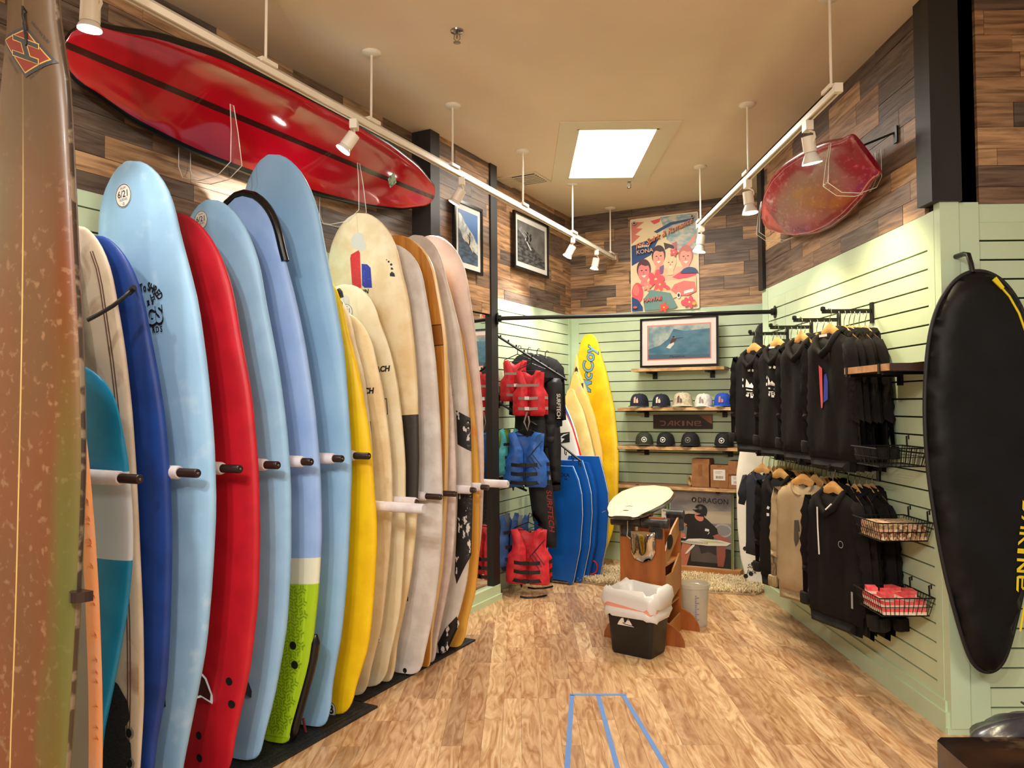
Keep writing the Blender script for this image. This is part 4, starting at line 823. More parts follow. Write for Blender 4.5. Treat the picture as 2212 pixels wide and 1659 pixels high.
A4 = W(WL + .01, 5.80, .98); waterfall('lowest sloping black arm holding the lower vests', A4, W(-2.95, 5.9, .86), 3)
def half_vest(sx=1):
    return [(x * sx, y) for x, y in [(.012, -.16), (.05, -.045), (.075, .0), (.125, -.012), (.112, -.10), (.118, -.17), (.16, -.22), (.165, -.42), (.15, -.44), (.012, -.44)]]
def vest(label, p, c, s=1., belt=(130, 120, 116), rz=0, accent=None, chev=False, dangle=True, sy=1.):
    nm = 'nylon_%d_%d_%d' % c; m = mat(nm, c, tuple(int(v * .85) for v in c), scale=20, rough=.5, bump=.15, bscale=60); mb_ = mat('webbing_%d' % belt[0], belt, rough=.6); t = thing('life_vest', label, 'life vest', p, RZ + rz, 'life vests in the mirror corner')
    S = lambda v: [(x * s, y * s, z * s * sy) for x, y, z in v]
    for sx in (1, -1):
        P = half_vest(sx); v, f, hf = pillow(P if sx > 0 else P[::-1], .07, .035, .05, .004, 3 + sx); q = MB(); q.add(S([(x, y - .05, z) for x, y, z in v]), f); q.build('front_panel', [m], t, 60)
    v, f, hf = pillow(sym([(0, -.05), (.07, -.01), (.13, -.02), (.12, -.16), (.165, -.24), (.165, -.43), (0, -.43)]), .07, .04, .05); q = MB(); q.add(S([(x, y + .05, z) for x, y, z in v]), f); q.build('back_panel', accent or m, t, 60)
    for z in ((-.27, -.37) if not chev else (-.26, -.33, -.40)):
        q = MB(); rg = [((.178 * math.cos(a)), -.0 - .105 * math.sin(a) * .98, z + .004 * math.sin(3 * a)) for a in np.linspace(0, 6.28, 25)[:-1]]; n_ = len(rg)
        v = S([(x, y, z_ - .014) for x, y, z_ in rg] + [(x, y, z_ + .014) for x, y, z_ in rg]); q.add(v, [(i, (i + 1) % n_, n_ + (i + 1) % n_, n_ + i) for i in range(n_)]); q.build('belt', mb_, t)
        q = MB(); q.box(-.02 * s, .02 * s, -.118 * s, -.104 * s, (z - .016) * s * sy, (z + .016) * s * sy); q.build('buckle', M_blackpl if belt[0] < 60 else M_whitepl, t)
    if not chev:
        q = MB(); v = S([(-.115, -.09, -.16), (.115, -.09, -.16), (.115, -.09, -.135), (-.115, -.09, -.135)]); q.add(v, [(0, 1, 2, 3)]); q.build('chest_strap', mb_, t)
    else:
        q = MB()
        for k in range(3):
            for (a, b_) in (((.14, -.07), (.06, -.17)), ((.06, -.17), (.13, -.27))):
                o_ = k * .02; q.add(S([(a[0] - o_ * .9, -.094, a[1] - o_), (b_[0] - o_ * .9, -.094, b_[1] - o_), (b_[0] - o_ * .9 + .006, -.094, b_[1] - o_), (a[0] - o_ * .9 + .006, -.094, a[1] - o_)]), [(0, 1, 2, 3)])
        q.build('chevron_print', mat('dark_print', (24, 22, 40)), t)
    if dangle:
        q = MB(); q.tube(S([(.0, -.1, -.4), (-.03, -.11, -.5), (0.0, -.1, -.58), (.02, -.1, -.5), (.01, -.1, -.44)]), .008 * s, 5); q.build('crotch_strap', mb_, t)
    return t
def plastic_hanger(label, p, rz=0, w=.12):
    t = thing('wire_hanger', label, 'hanger', p, RZ + rz, 'hangers in the life vest corner'); q = MB()
    q.tube([(.0, 0, .0), (0, 0, .05), (.012, 0, .075), (.03, 0, .07), (.032, 0, .05)], .004, 6); q.tube([(0, 0, 0), (-w, 0, -.05), (-w, 0, -.065), (w, 0, -.065), (w, 0, -.05), (0, 0, 0)], .004, 6); q.build('frame', M_blackpl, t, 60)
def vpos(px, py, l): return W(*at_l(px, py, l))
vest('small red life vest with grey straps hanging nearest the mirror post', vpos(1113, 778, 5.95), (214, 24, 40), .82, (150, 132, 122), .5)
vest('small red life vest with grey straps in front, its belt tail dangling', vpos(1145, 800, 5.86), (220, 28, 44), .88, (150, 132, 122), .15)
vest('teal and lime life vest hanging behind the blue one', vpos(1091, 925, 5.80), (70, 170, 176), .9, (20, 20, 26), 1.3, mat('lime_nylon', (140, 170, 50)))
vest('bright blue life vest with dark chevrons on the middle arm', vpos(1136, 932, 5.82), (44, 104, 196), 1.15, (18, 20, 30), .25, None, True, False, .92)
vest('dull blue life vest with grey trim at the bottom left of the corner', vpos(1090, 1108, 5.78), (48, 92, 160), 1.0, (22, 24, 34), 1.35, mat('grey_lining', (120, 120, 124)))
vest('blue life vest with grey lining squeezed beside the red chevron vest', vpos(1110, 1112, 5.99), (44, 96, 176), 1.05, (22, 24, 34), 1.1, mat('grey_lining', (0, 0, 0)))
vest('coral red life vest with dark chevrons hanging lowest, just above the floor', vpos(1142, 1140, 5.80), (226, 48, 62), 1.13, (20, 18, 22), .25, None, True, False, .93)
for (px, py, l_, lb) in ((1118, 765, 5.95, 'black wire hanger above the first small red vest'), (1148, 785, 5.86, 'black wire hanger above the front small red vest'), (1136, 925, 5.83, 'black wire hanger across the blue chevron vest'), (1141, 1128, 5.80, 'black wire hanger of the lowest coral red vest')): plastic_hanger(lb, vpos(px, py, l_), .3)
# wetsuits
M_neo = mat('neoprene', (20, 20, 22), (30, 30, 33), scale=8, rough=.55, bump=.2, bscale=30, spec=.4)
def cloth(name, label, cat, p, P, th, m, rz=0, group=None, fold=.008, seed=0, res=.05):
    t = thing(name, label, cat, p, RZ + rz, group); v, f, hf = pillow(P, th, res, .05, fold, seed); q = MB(); q.add(v, f); q.build('fabric', m, t, 60); return t, hf
suit = [(.03, 0), (.1, -.03), (.16, -.1), (.175, -.55), (.13, -.56), (.125, -.25), (.12, -.6), (.13, -.75), (.12, -1.16), (.05, -1.17), (.02, -.78)]
suits = [(1140, 762, 6.1, 'black wetsuit hanging behind the red life vests', .3), (1160, 765, 6.05, 'black wetsuit with a paper tag hanging from its neck', .35), (1178, 770, 6.02, 'black wetsuit outermost on the upper bar', .4)]
for i, (px, py, l_, lb, rz_) in enumerate(suits):
    t, hf = cloth('wetsuit', lb, 'wetsuit', vpos(px, py, l_), sym(suit), .05, M_neo, rz_, 'black wetsuits', seed=i)
    q = MB(); q.tube([(0, 0, -.01), (0, 0, .03), (.015, 0, .05), (.03, 0, .04)], .004, 6); q.tube([(-.1, 0, -.05), (0, 0, -.01), (.1, 0, -.05)], .006, 6); q.build('clip', M_blackpl, t)
    if i == 1: q = MB(); q.box(-.018, .018, -.062, -.06, -.16, -.1); q.build('paper_tag', M_lbl, t)
t, hf = cloth('wetsuit', 'thin black wetsuit sleeve pair with white lettering down one arm', 'wetsuit', vpos(1194, 815, 6.0), [(-.07, 0), (.06, -.01), (.085, -.05), (.08, -.42), (.03, -.43), (.02, -.3), (0, -.56), (-.06, -.56), (-.075, -.3)], .05, M_neo, .2, 'black wetsuits', seed=5)
q = MB(); flat(q, xf(text2d('SURFTECH', .045, .02), .055, -.25, -math.pi / 2), lambda u, v: (u, -.034, v)); q.build('lettering', M_lbl, t)
t, hf = cloth('wetsuit', 'black paddling trousers with red lettering down the leg beside the bodyboards', 'wetsuit', vpos(1165, 1000, 5.95), [(-.1, .02), (.06, .03), (.09, -.0), (.15, -.50), (.145, -.72), (.02, -.72), (-.02, -.5), (-.06, -.5), (-.1, -.2)], .06, M_neo, .2, 'black wetsuits', seed=6)
q = MB(); flat(q, xf(text2d('SURFTECH', .062, .02, .2), .1, -.40, -math.pi / 2 + .07, 1.2), lambda u, v: (u, -.04, v)); q.build('lettering', mat('dull_red_print', (150, 40, 40)), t)
q = MB(); flat(q, ell(.07, -.13, .035, .05, 18, ang=-.3), lambda u, v: (u, -.04, v)); q.build('emblem', M_lbl, t); q = MB(); flat(q, xf(text2d('S', .09, .03), .07, -.13), lambda u, v: (u, -.042, v)); q.build('emblem_letter', M_ink, t)
for (x, y, lb) in ((1150, 1292, 'black strap tail lying on the floor beside the coral vest'), (1165, 1272, 'black strap with hook lying on the floor below the bodyboards')):
    p = Vector(at_z(x, y, .004)); t = thing('strap', lb, 'strap', p, 0, 'strap tails on the floor'); q = MB(); q.tube([(-.1, .02, .008), (-.04, .0, .004), (.04, .015, .004), (.1, .05, .006), (.12, .04, .012)], .008, 5); q.build('webbing', M_blackpl, t)
# ------------------------------------------------------------------ framed pictures (flat prints in real frames)
def pic_map(w, h): return lambda u, v: ((u - .5) * w, -.001, (v - .5) * h)
def framed(label, M, w, h, mat_c, art, border=.045, fr=.022, name='framed_picture', liner=None, cat='picture', depth=.025):
    t = thing(name, label, cat, group=None, M=M); q = MB()
    for a in ((-w / 2, w / 2, h / 2 - fr, h / 2), (-w / 2, w / 2, -h / 2, -h / 2 + fr), (-w / 2, -w / 2 + fr, -h / 2 + fr, h / 2 - fr), (w / 2 - fr, w / 2, -h / 2 + fr, h / 2 - fr)): q.box(a[0], a[1], -depth, 0, a[2], a[3])
    q.build('frame', MATS['gloss_black'], t)
    q = MB(); q.box(-w / 2 + fr, w / 2 - fr, -depth * .5, -.001, -h / 2 + fr, h / 2 - fr); q.build('mat_board', mat_c, t)
    iw, ih = w - 2 * fr - 2 * border, h - 2 * fr - 2 * border
    if liner:
        q = MB(); q.box(-iw / 2 - .012, iw / 2 + .012, -depth * .5 - .001, -depth * .5, -ih / 2 - .012, ih / 2 + .012); q.build('liner', liner, t)
    layers(t, iw, ih, art, -depth * .5 - .002); return t
def layers(t, iw, ih, art, y0, pname='print'):
    q = MB(); ms = []; k = 0
    for (sh, m) in art:
        if m not in ms: ms.append(m)
        yy = y0 - k * .0003; k += 1
        flat(q, sh, lambda u, v: ((u - .5) * iw, yy, (v - .5) * ih), ms.index(m))
    q.build(pname, ms, t)
def C(r, g, b_): return mat('ink_%d_%d_%d' % (r, g, b_), (r, g, b_), rough=.45)
def CN(nm, c, c2, sc_=6, st=(1, 1, 1), lo=.4, hi=.6): return mat(nm, c, c2, scale=sc_, stretch=st, lo=lo, hi=hi, rough=.4)
FULL = poly([(0, 0), (1, 0), (1, 1), (0, 1)])
def wave(seed, n, base, amp, y1=1.): 
    r = random.Random(seed); top = [(i / n, base(i / n) + r.uniform(-amp, amp)) for i in range(n + 1)]; return poly([(0, 0), (1, 0)] + top[::-1])
M_matw = mat('mat_white', (216, 210, 198), rough=.7)
figure = lambda x, y, s: [poly([(x - .02 * s, y), (x + .01 * s, y + .0), (x + .03 * s, y + .05 * s), (x + .015 * s, y + .09 * s), (x - .005 * s, y + .06 * s)]), ell(x + .01 * s, y + .11 * s, .014 * s, .018 * s, 10), poly([(x, y + .07 * s), (x - .05 * s, y + .10 * s), (x - .05 * s, y + .108 * s), (x + .01 * s, y + .085 * s)])]
foamc = CN('foam_spray', (206, 206, 198), (150, 158, 158), 24); sea = CN('sea_dark', (40, 56, 72), (70, 92, 112), 12, (1, 1, 4))
art1 = [(FULL, C(58, 104, 160)), (wave(1, 9, lambda u: .95 - .5 * u, .03), foamc), (wave(2, 9, lambda u: .55 - .35 * u if u > .2 else .62 - .5 * u, .02), sea), (poly([(.35, .48), (.7, .26), (.74, .24), (.72, .29), (.4, .52)]), C(220, 190, 140))] + [(s_, C(34, 26, 24)) for s_ in figure(.55, .36, 2.0)]
ML = lambda n_, l_, z_, rz=math.pi / 2: TR(W(n_, l_, z_), RZ + rz)
framed('framed colour surfing photo high on the wood clad pier', ML(-3.045, 5.085, 2.895), .425, .535, M_matw, art1, .045)
g = lambda v: C(v, v, v - 2)
art2 = [(FULL, CN('bw_sky', (118, 116, 112), (88, 87, 84), 5)), (wave(3, 9, lambda u: .82 - .62 * u, .015), CN('bw_wave', (50, 50, 50), (96, 96, 94), 14, (1, 1, 3))), (poly([(.28, .62), (.5, .38), (.46, .36), (.25, .6)]), g(190)), (poly([(.0, .78), (.3, .6), (.42, .72), (.1, .86)]), CN('bw_foam', (150, 150, 147), (120, 120, 118), 20))] + [(s_, g(30)) for s_ in figure(.33, .55, 1.9) + figure(.45, .58, 1.5)]
framed('framed black and white photo of a surfer on the alcove wall', ML(WL + .032, 6.495, 3.105), .73, .525, M_matw, art2, .05)
art3 = [(FULL, CN('pipeline_sea', (60, 104, 128), (84, 124, 142), 6, (1, 1, 2))), (poly([(0, .3), (.0, 1), (1, 1), (1, .86), (.6, .82), (.42, .9), (.33, .6), (.2, .42)]), CN('pipeline_foam', (170, 176, 168), (110, 138, 146), 9)), (poly([(.3, .34), (.36, .3), (.43, .44), (.42, .5), (.38, .5)]), C(212, 208, 196)), (poly([(.36, .44), (.45, .52), (.47, .6), (.4, .62), (.37, .54)]), C(84, 44, 36)), (ell(.42, .66, .018, .025, 12), C(40, 26, 22)), (poly([(.45, .58), (.58, .62), (.58, .635), (.45, .61)]), C(84, 44, 36)), (poly([(0, .0), (1, 0), (1, .1), (0, .14)]), C(66, 92, 112)), (xf(text2d('Pipeline', .13, .01, .3), .47, .06, 0, .62, .62), C(26, 24, 30))]
framed('large framed surfing poster reading Pipeline on the top shelf', TR(W(-2.02, 7.40, 2.20), RZ, -.04), .775, .49, mat('mat_pinkish', (226, 214, 206), rough=.7), art3, .062, .02, liner=C(214, 128, 112))
# tin poster
cr = C(236, 214, 170); pk = C(226, 84, 96); lb_ = C(96, 152, 176); nv = C(34, 70, 120); dk = C(60, 30, 40); sal = C(240, 150, 130); skin = C(244, 188, 156); tan_ = C(226, 160, 120)
def face(cx, cy, s, hair, sk, an=0): return [(ell(cx, cy + .01 * s, .085 * s, .085 * s, 20), hair), (ell(cx, cy - .012 * s, .07 * s, .082 * s, 20), sk), (poly([(cx - .07 * s, cy + .03 * s), (cx - .05 * s, cy + .075 * s), (cx + .03 * s, cy + .085 * s), (cx + .07 * s, cy + .04 * s), (cx + .02 * s, cy + .035 * s), (cx - .03 * s, cy + .05 * s)]), hair), (ell(cx - .025 * s, cy, .012 * s, .005 * s, 8), dk), (ell(cx + .028 * s, cy, .012 * s, .005 * s, 8), dk), (poly([(cx - .004 * s, cy - .005 * s), (cx + .008 * s, cy - .03 * s), (cx - .008 * s, cy - .03 * s)]), pk), (poly([(cx - .03 * s, cy - .045 * s), (cx + .032 * s, cy - .04 * s), (cx + .005 * s, cy - .062 * s)]), C(250, 240, 226)), (poly([(cx - .03 * s, cy - .08 * s), (cx + .035 * s, cy - .08 * s), (cx + .05 * s, cy - .13 * s), (cx - .05 * s, cy - .13 * s)]), sk)]
def flower(cx, cy, s, c): return [(ell(cx + .03 * s * math.cos(a), cy + .02 * s * math.sin(a), .026 * s, .017 * s, 12, ang=a), c) for a in [k * 1.2566 for k in range(5)]] + [(ell(cx, cy, .009 * s, .006 * s, 8), C(250, 226, 140))]
P = [(FULL, cr), (poly([(0, .72), (.45, .8), (.3, .6), (0, .5)]), nv), (poly([(.45, 1), (1, 1), (1, .55), (.72, .62), (.55, .75)]), CN('poster_wash', (120, 160, 172), (206, 196, 168), 14, (1, 1, 2))), (poly([(0, .98), (.0, .74), (.14, .82), (.06, .84), (.18, .9), (.08, .91), (.2, .97)]), C(214, 120, 104)), (poly([(.3, .97), (.46, .99), (.44, .95), (.36, .93)]), pk), (poly([(.35, .85), (.6, .93), (.95, .95), (.95, .93), (.62, .9), (.4, .83)]), nv), (poly([(.8, .65), (.98, .78), (.98, .72), (.86, .64)]), sal), (poly([(.5, .72), (.62, .69), (.68, .66), (.64, .64), (.58, .66), (.52, .64)]), dk), (poly([(.62, .7), (.7, .72), (.7, .62), (.64, .6), (.66, .66)]), C(190, 110, 110))]
P += [(poly([(.25, .4), (.6, .46), (.98, .42), (.98, .3), (.6, .28), (.3, .3)]), skin), (poly([(.62, .34), (.86, .44), (.98, .4), (.98, .34), (.75, .3)]), pk)]
P += face(.42, .58, 1.25, dk, C(238, 160, 136)) + face(.19, .44, 1.3, C(90, 50, 60), C(230, 132, 128)) + face(.6, .5, 1.05, cr, C(248, 206, 160)) + face(.83, .55, 1.25, C(206, 110, 96), C(236, 160, 140))
P += [(poly([(.44, .46), (.5, .48), (.49, .4), (.46, .38), (.43, .41)]), C(130, 90, 140)), (ell(.09, .2, .09, .11, 22), pk), (ell(.07, .23, .05, .06, 16), C(240, 120, 110)), (poly([(0, .16), (.1, .12), (.17, .04), (.17, 0), (0, 0)]), nv), (poly([(.18, .13), (.5, .3), (.98, .32), (.98, .2), (.6, .1), (.2, .1)]), C(226, 206, 160)), (ell(.88, .36, .13, .07, 20, 0, math.pi), nv)]
P += [(poly([(.6, .2), (.66, .26), (.8, .29), (.96, .27), (.98, .17), (.86, .13), (.7, .14)]), C(236, 120, 110)), (ell(.72, .14, .03, .035, 16), C(240, 236, 226)), (ell(.72, .14, .018, .02, 12), dk), (poly([(.8, .18), (.94, .2), (.94, .17), (.8, .15)]), C(244, 240, 230)), (ell(.47, .2, .13, .07, 20, 0, math.pi), pk), (ell(.45, .2, .09, .035, 18, 0, math.pi), C(250, 190, 120)), (poly([(.18, .12), (.3, .22), (.42, .2), (.6, .17), (.7, .02), (.65, 0), (.2, 0)]), C(110, 146, 140)), (ell(.8, .06, .05, .03, 14), pk)]
P += flower(.38, .33, 2.4, pk) + flower(.44, .27, 1.7, C(236, 90, 90)) + flower(.25, .26, 1.2, sal) + flower(.88, .06, 1.6, pk) + flower(.5, .02, 1.3, C(230, 84, 60)) + flower(.66, .6, 1.1, pk)
P += [(xf(text2d('The Spirit & Romance', .135, .012, .4), .5, .80, .26, .76, .62), dk), (xf(text2d('The Spirit & Romance', .135, .006, .4), .494, .805, .26, .76, .62), C(246, 140, 70)), (xf(text2d('holiday', .07, .012), .2, .70, .03, .9, .6), C(240, 232, 210)), (xf(text2d('KONA', .1, .02), .22, .64, .05, .9, .62), nv), (xf(text2d('KONA', .1, .0), .217, .643, .05, .9, .62), C(244, 180, 110)), (xf(text2d('11', .06, .01), .07, .34, 0, .8, .7), C(240, 236, 220)), (xf(text2d('HAWAII', .1, .03), .33, .11, .06, .8, .62), dk), (xf(text2d('HAWAII', .1, .005), .327, .114, .06, .8, .62), C(246, 110, 100))] + [(ell(.06, .96, .03, .02, 14), C(40, 44, 60)), (ring(.06, .96, .025, .007, sy=.66), C(220, 214, 200)), (ell(.94, .96, .03, .02, 14), C(40, 44, 60)), (ring(.94, .96, .025, .007, sy=.66), C(220, 214, 200)), (ell(.06, .04, .035, .014, 14), C(206, 90, 80)), (ell(.95, .04, .03, .02, 14), C(240, 170, 80))]
t = thing('tin_poster', 'pink, cream and blue holiday poster with smiling faces on the back wall', 'poster', group=None, M=TR(W(-2.19, WB - .008, 3.01), RZ)); q = MB(); rr_ = .02
q.prism([(-.35, -.47), (-.34, -.48), (.34, -.48), (.35, -.47), (.35, .47), (.34, .48), (-.34, .48), (-.35, .47)], -.012, 0); q.build('panel', mat('cream_edge', (236, 226, 200), rough=.4), t); layers(t, .676, .936, P, -.0125)
# ------------------------------------------------------------------ shelves on the back wall
M_shelf = mat('live_edge_wood', (150, 108, 72), (104, 72, 48), scale=4, stretch=(1, 6, 6), lo=.35, hi=.65, rough=.5, bump=.2)
M_edge = mat('pale_live_edge', (206, 168, 116), (170, 126, 82), scale=9, stretch=(1, 3, 3), rough=.5)
def shelf(label, n0, n1, z, d=.26, seed=0, brackets=(.18, .82), th=.03, l1=WB):
    t = thing('wooden_shelf', label, 'shelf', W((n0 + n1) / 2, l1, z), RZ, 'wooden shelves on the back wall'); w = (n1 - n0) / 2; r = random.Random(seed)
    fr = [(-w + 2 * w * i / 14, -d + r.uniform(-.012, .008)) for i in range(15)]; fr[-1] = (w, -d + .03)
    P_ = [(-w, 0)] + fr + [(w, 0)]; q = MB(); M = frame((0, 0, 0), (1, 0, 0), (0, 0, 1), (0, 1, 0)); q.prism(P_, -th, 0, M); q.build('board', M_shelf, t)
    q = MB(); v = [(x, y - .001, 0) for x, y in fr] + [(x, y - .004, -th) for x, y in fr]; n_ = len(fr); q.add(v, [(i, i + 1, n_ + i + 1, n_ + i) for i in range(n_ - 1)]); q.build('live_edge', M_edge, t)
    for b_ in brackets:
        x = -w + 2 * w * b_; q = MB(); q.box(x - .012, x + .012, -d + .02, -.003, -th - .022, -th - .002); q.box(x - .015, x + .03, -.02, -.001, -th - .07, -th); q.box(x - .014, x + .014, -d + .005, -d + .03, -th - .02, .004); q.build('bracket', M_blackmetal, t)
    return t
shelf('top short wooden shelf carrying the framed Pipeline poster', -2.47, -1.57, 1.945, .24, 1); shelf('second wooden shelf from the top with the row of trucker caps', -2.62, -1.40, 1.56, .26, 2)
shelf('third wooden shelf with the dark camo and black caps', -2.62, -1.36, 1.18, .26, 3, (.17, .83)); shelf('lowest wooden shelf carrying the cardboard boxes above the man poster', -2.68, -1.38, .80, .28, 4, (.2, .8))
# caps
def cap(label, n, l, z, crown, brim, s=1., emblem='h', ec_=(240, 150, 130), rz=0, flatb=False, mesh=None, ring_c=None):
    t = thing('cap', label, 'cap', W(n, l, z), RZ + rz, None); mc = mat('cap_%d_%d_%d' % crown, crown, tuple(max(0, int(v * .86)) for v in crown), scale=40, rough=.8); m2 = mat('cap_%d_%d_%d' % brim, brim, rough=.75); mm = mat('cap_%d_%d_%d' % (mesh or crown), mesh or crown, rough=.85)
    t['group'] = 'caps on the shelves'; q = MB(); vs_ = []; fs_ = []; mi_ = []; R, H = .092 * s, .118 * s; nu, nv_ = 20, 8
    for j in range(nv_ + 1):
        p = j / nv_ * math.pi / 2; rr_ = math.cos(p) ** .55; zz = H * math.sin(p) ** 1.0
        for i in range(nu):
            a = 2 * math.pi * i / nu; k = 1.0 + (.05 if math.sin(a) < 0 else 0) * (1 - j / nv_); vs_.append((R * rr_ * math.cos(a) * .96, R * 1.12 * rr_ * math.sin(a) * k, .012 * s + zz + (.014 * s * (math.sin(p) ** 3) if math.sin(a) < 0 else 0) * (1 - j / nv_)))
    for j in range(nv_):
        for i in range(nu):
            fs_.append((j * nu + i, j * nu + (i + 1) % nu, (j + 1) * nu + (i + 1) % nu, (j + 1) * nu + i)); a = 2 * math.pi * (i + .5) / nu; mi_.append(0 if math.sin(a) < .15 else 1)
    q.v, q.f, q.m = vs_, fs_, mi_; q.build('crown', [mc, mm], t, 60)
    q = MB(); q.lathe([(.007 * s, -.001), (.006 * s, .005), (.001, .008)], TR((0, 0, H + .01 * s)), 10); q.build('button', m2, t, 60)
    q = MB(); n_ = 16; top = []; 
    for i in range(n_ + 1):
        a = math.pi + math.pi * i / n_; c, sn = math.cos(a), math.sin(a); dz = -.018 * s * (c * c) if not flatb else -.004 * c * c
        top.append(((R * .93 * c, R * 1.02 * sn, .02 * s + dz), (R * 1.02 * c, R * (1.05) * sn - .068 * s * abs(sn) ** .7, .014 * s + dz * 1.0 - (.0))))
    v = [p for ab in top for p in ab] + [(x, y, z_ - .004) for ab in top for (x, y, z_) in ab]; m_ = 2 * (n_ + 1)
    f = [(2 * i, 2 * i + 1, 2 * i + 3, 2 * i + 2) for i in range(n_)] + [(m_ + 2 * i, m_ + 2 * i + 2, m_ + 2 * i + 3, m_ + 2 * i + 1) for i in range(n_)] + [(2 * i + 1, m_ + 2 * i + 1, m_ + 2 * i + 3, 2 * i + 3) for i in range(n_)]
    q.add(v, f); q.build('brim', m2, t, 60)
    def fs(u, v): # front of the crown
        p = math.asin(min(.98, max(0, (v - .026 * s)) / H)); rr_ = math.cos(p) ** .55; x = u; k = math.sqrt(max(0, 1 - (x / (R * .96 * rr_ + 1e-6)) ** 2)); return (x, -R * 1.12 * rr_ * 1.06 * k - .003, v)
    q = MB(); me_ = C(*ec_); cy = .068 * s
    if emblem == 'h':
        P1 = [(-.022, -.026), (-.003, -.026), (-.003, .034), (-.016, .03), (-.022, .02)]; P2 = [(.003, -.026), (.022, -.026), (.022, -.002), (.014, .008), (.003, .01)]
        for P_ in (P1, P2): flat(q, poly([(x * s, cy + y * s) for x, y in P_]), fs)
        q.build('emblem', me_, t)
        if ring_c:
            q = MB()
            for x0 in (-.009, .011): flat(q, poly([(x0 * s, cy - .026 * s), ((x0 + .006) * s, cy - .026 * s), ((x0 + .006) * s, cy + .02 * s), (x0 * s, cy + .016 * s)]), lambda u, v: tuple(Vector(fs(u, v)) + Vector((0, -.0012, 0))))
            q.build('emblem_stripe', C(*ring_c), t)
    else:
        flat(q, ring(0, cy * .92, .026 * s, .006 * s), fs); flat(q, poly([(0, cy * .92 - .014 * s), (.012 * s, cy * .92 + .002 * s), (.007 * s, cy * .92 + .01 * s), (0, cy * .92 + .004 * s), (-.007 * s, cy * .92 + .01 * s), (-.012 * s, cy * .92 + .002 * s)]), fs); q.build('emblem', me_, t)
    return t
nvy = (20, 26, 46); z2 = 1.562; z3 = 1.183
cap('first navy trucker cap with pink and cream stripe logo on the cap shelf', -2.43, 7.40, z2, nvy, nvy, 1.05, ec_=(238, 150, 130), ring_c=(246, 226, 206), flatb=True)
cap('second navy trucker cap with cream stripe logo on the cap shelf', -2.205, 7.40, z2, nvy, nvy, 1.0, ec_=(246, 226, 206), ring_c=(238, 150, 130))
cap('beige trucker cap with dark patterned letter logo, tallest in its row', -1.99, 7.40, z2, (206, 192, 166), (216, 202, 182), 1.1, ec_=(96, 64, 68), flatb=True)
cap('white cap with thin grey-mauve letter logo', -1.785, 7.40, z2, (232, 228, 220), (236, 232, 226), .98, ec_=(140, 116, 120))
cap('royal blue cap with orange letter logo next to the hoodies', -1.60, 7.40, z2, (26, 74, 190), (28, 80, 200), 1.0, ec_=(176, 116, 110), flatb=True)
cap('olive camouflage cap with white round logo at the left of its shelf', -2.385, 7.40, z3, (54, 58, 40), (70, 66, 48), 1.0, 'o', (232, 230, 224), rz=.3)
cap('black cap with bold white round logo beside the camouflage cap', -2.165, 7.40, z3, (18, 18, 20), (16, 16, 18), 1.0, 'o', (226, 224, 220))
cap('black cap with a faint grey round logo', -1.92, 7.40, z3, (20, 20, 21), (17, 17, 18), 1.02, 'o', (120, 120, 118), flatb=True)
cap('black cap with white round logo half hidden by the hoodies', -1.60, 7.40, z3, (17, 17, 19), (15, 15, 17), 1.0, 'o', (222, 220, 216))
# wooden sign
t = thing('wooden_sign', 'dark wooden sign with tan DAKINE lettering between the cap shelves', 'sign', W(-2.028, WB - .003, 1.415), RZ); q = MB(); q.box(-.295, .295, -.02, 0, -.068, .068); q.build('board', mat('dark_stained', (42, 28, 22), (54, 36, 28), scale=6, stretch=(1, 1, 8), rough=.5), t)
q = MB(); flat(q, poly([(.17, .066), (.293, .066), (.293, -.02), (.255, .0)]), lambda u, v: (u, -.0205, v)); q.build('corner_panel', mat('amber_wood', (164, 100, 50), (140, 84, 40), scale=8, rough=.4), t)
def dakine(q, w, h, fn, st=.16):
    """wide angular capitals D A K I N E"""
    T = st; G = {'D': [[(0, 1), (.75, 1), (1, .8), (1, .25), (.75, 0), (.1, 0), (.3, T), (.7, T), (.8, .3), (.8, .75), (.7, 1 - T), (0, 1 - T)]], 'A': [[(0, 0), (.6, 1), (1, 1), (1, 0), (.8, 0), (.8, .3), (.5, .3), (.4, .46), (.8, .46), (.8, .82), (.7, .82), (.2, 0)]], 'K': [[(0, 0), (0, 1), (.2, 1), (.2, 0)], [(.25, .52), (.75, 1), (1, 1), (.5, .52), (1, 0), (.75, 0)]], 'I': [[(.0, 0), (0, 1), (.35, 1), (.35, 0)]], 'N': [[(0, 0), (0, 1), (.25, 1), (.8, .3), (.8, 1), (1, 1), (1, 0), (.75, 0), (.2, .7), (.2, 0)]], 'E': [[(.25, 1), (1, 1), (1, .45), (.2, .45), (.2, T), (1.15, T), (1.0, 0), (.2, 0), (0, .2), (0, .8), (.1, 1 - T), (.8, 1 - T), (.8, .6), (0, .6), (0, .8)]]}
    adv = [('D', 1.), ('A', 1.), ('K', 1.), ('I', .5), ('N', 1.), ('E', 1.1)]; tot = sum(a for _, a in adv) + .22 * 5; x = -tot / 2; k = w / tot
    for ch, a in adv:
        wv = a if ch != 'I' else 1.
        for P_ in G[ch]:
            if ch == 'E': continue
            flat(q, poly([((x + px * (a if ch != 'I' else 1)) * k, (py - .5) * h) for px, py in P_]), fn)
        if ch == 'E':
            for P_ in ([(.15, 1), (1, 1), (1, 1 - T), (0, 1 - T)], [(0, 1 - T), (.2, 1 - T), (.2, T), (0, T)], [(.2, .42), (.85, .42), (1, .58), (.2, .58)], [(.8, .58), (1, .58), (1, 1 - T), (.8, 1 - T)], [(0, T), (1.2, T), (1.05, 0), (.1, 0)]): flat(q, poly([((x + px) * k, (py - .5) * h) for px, py in P_]), fn)
        x += a + .22
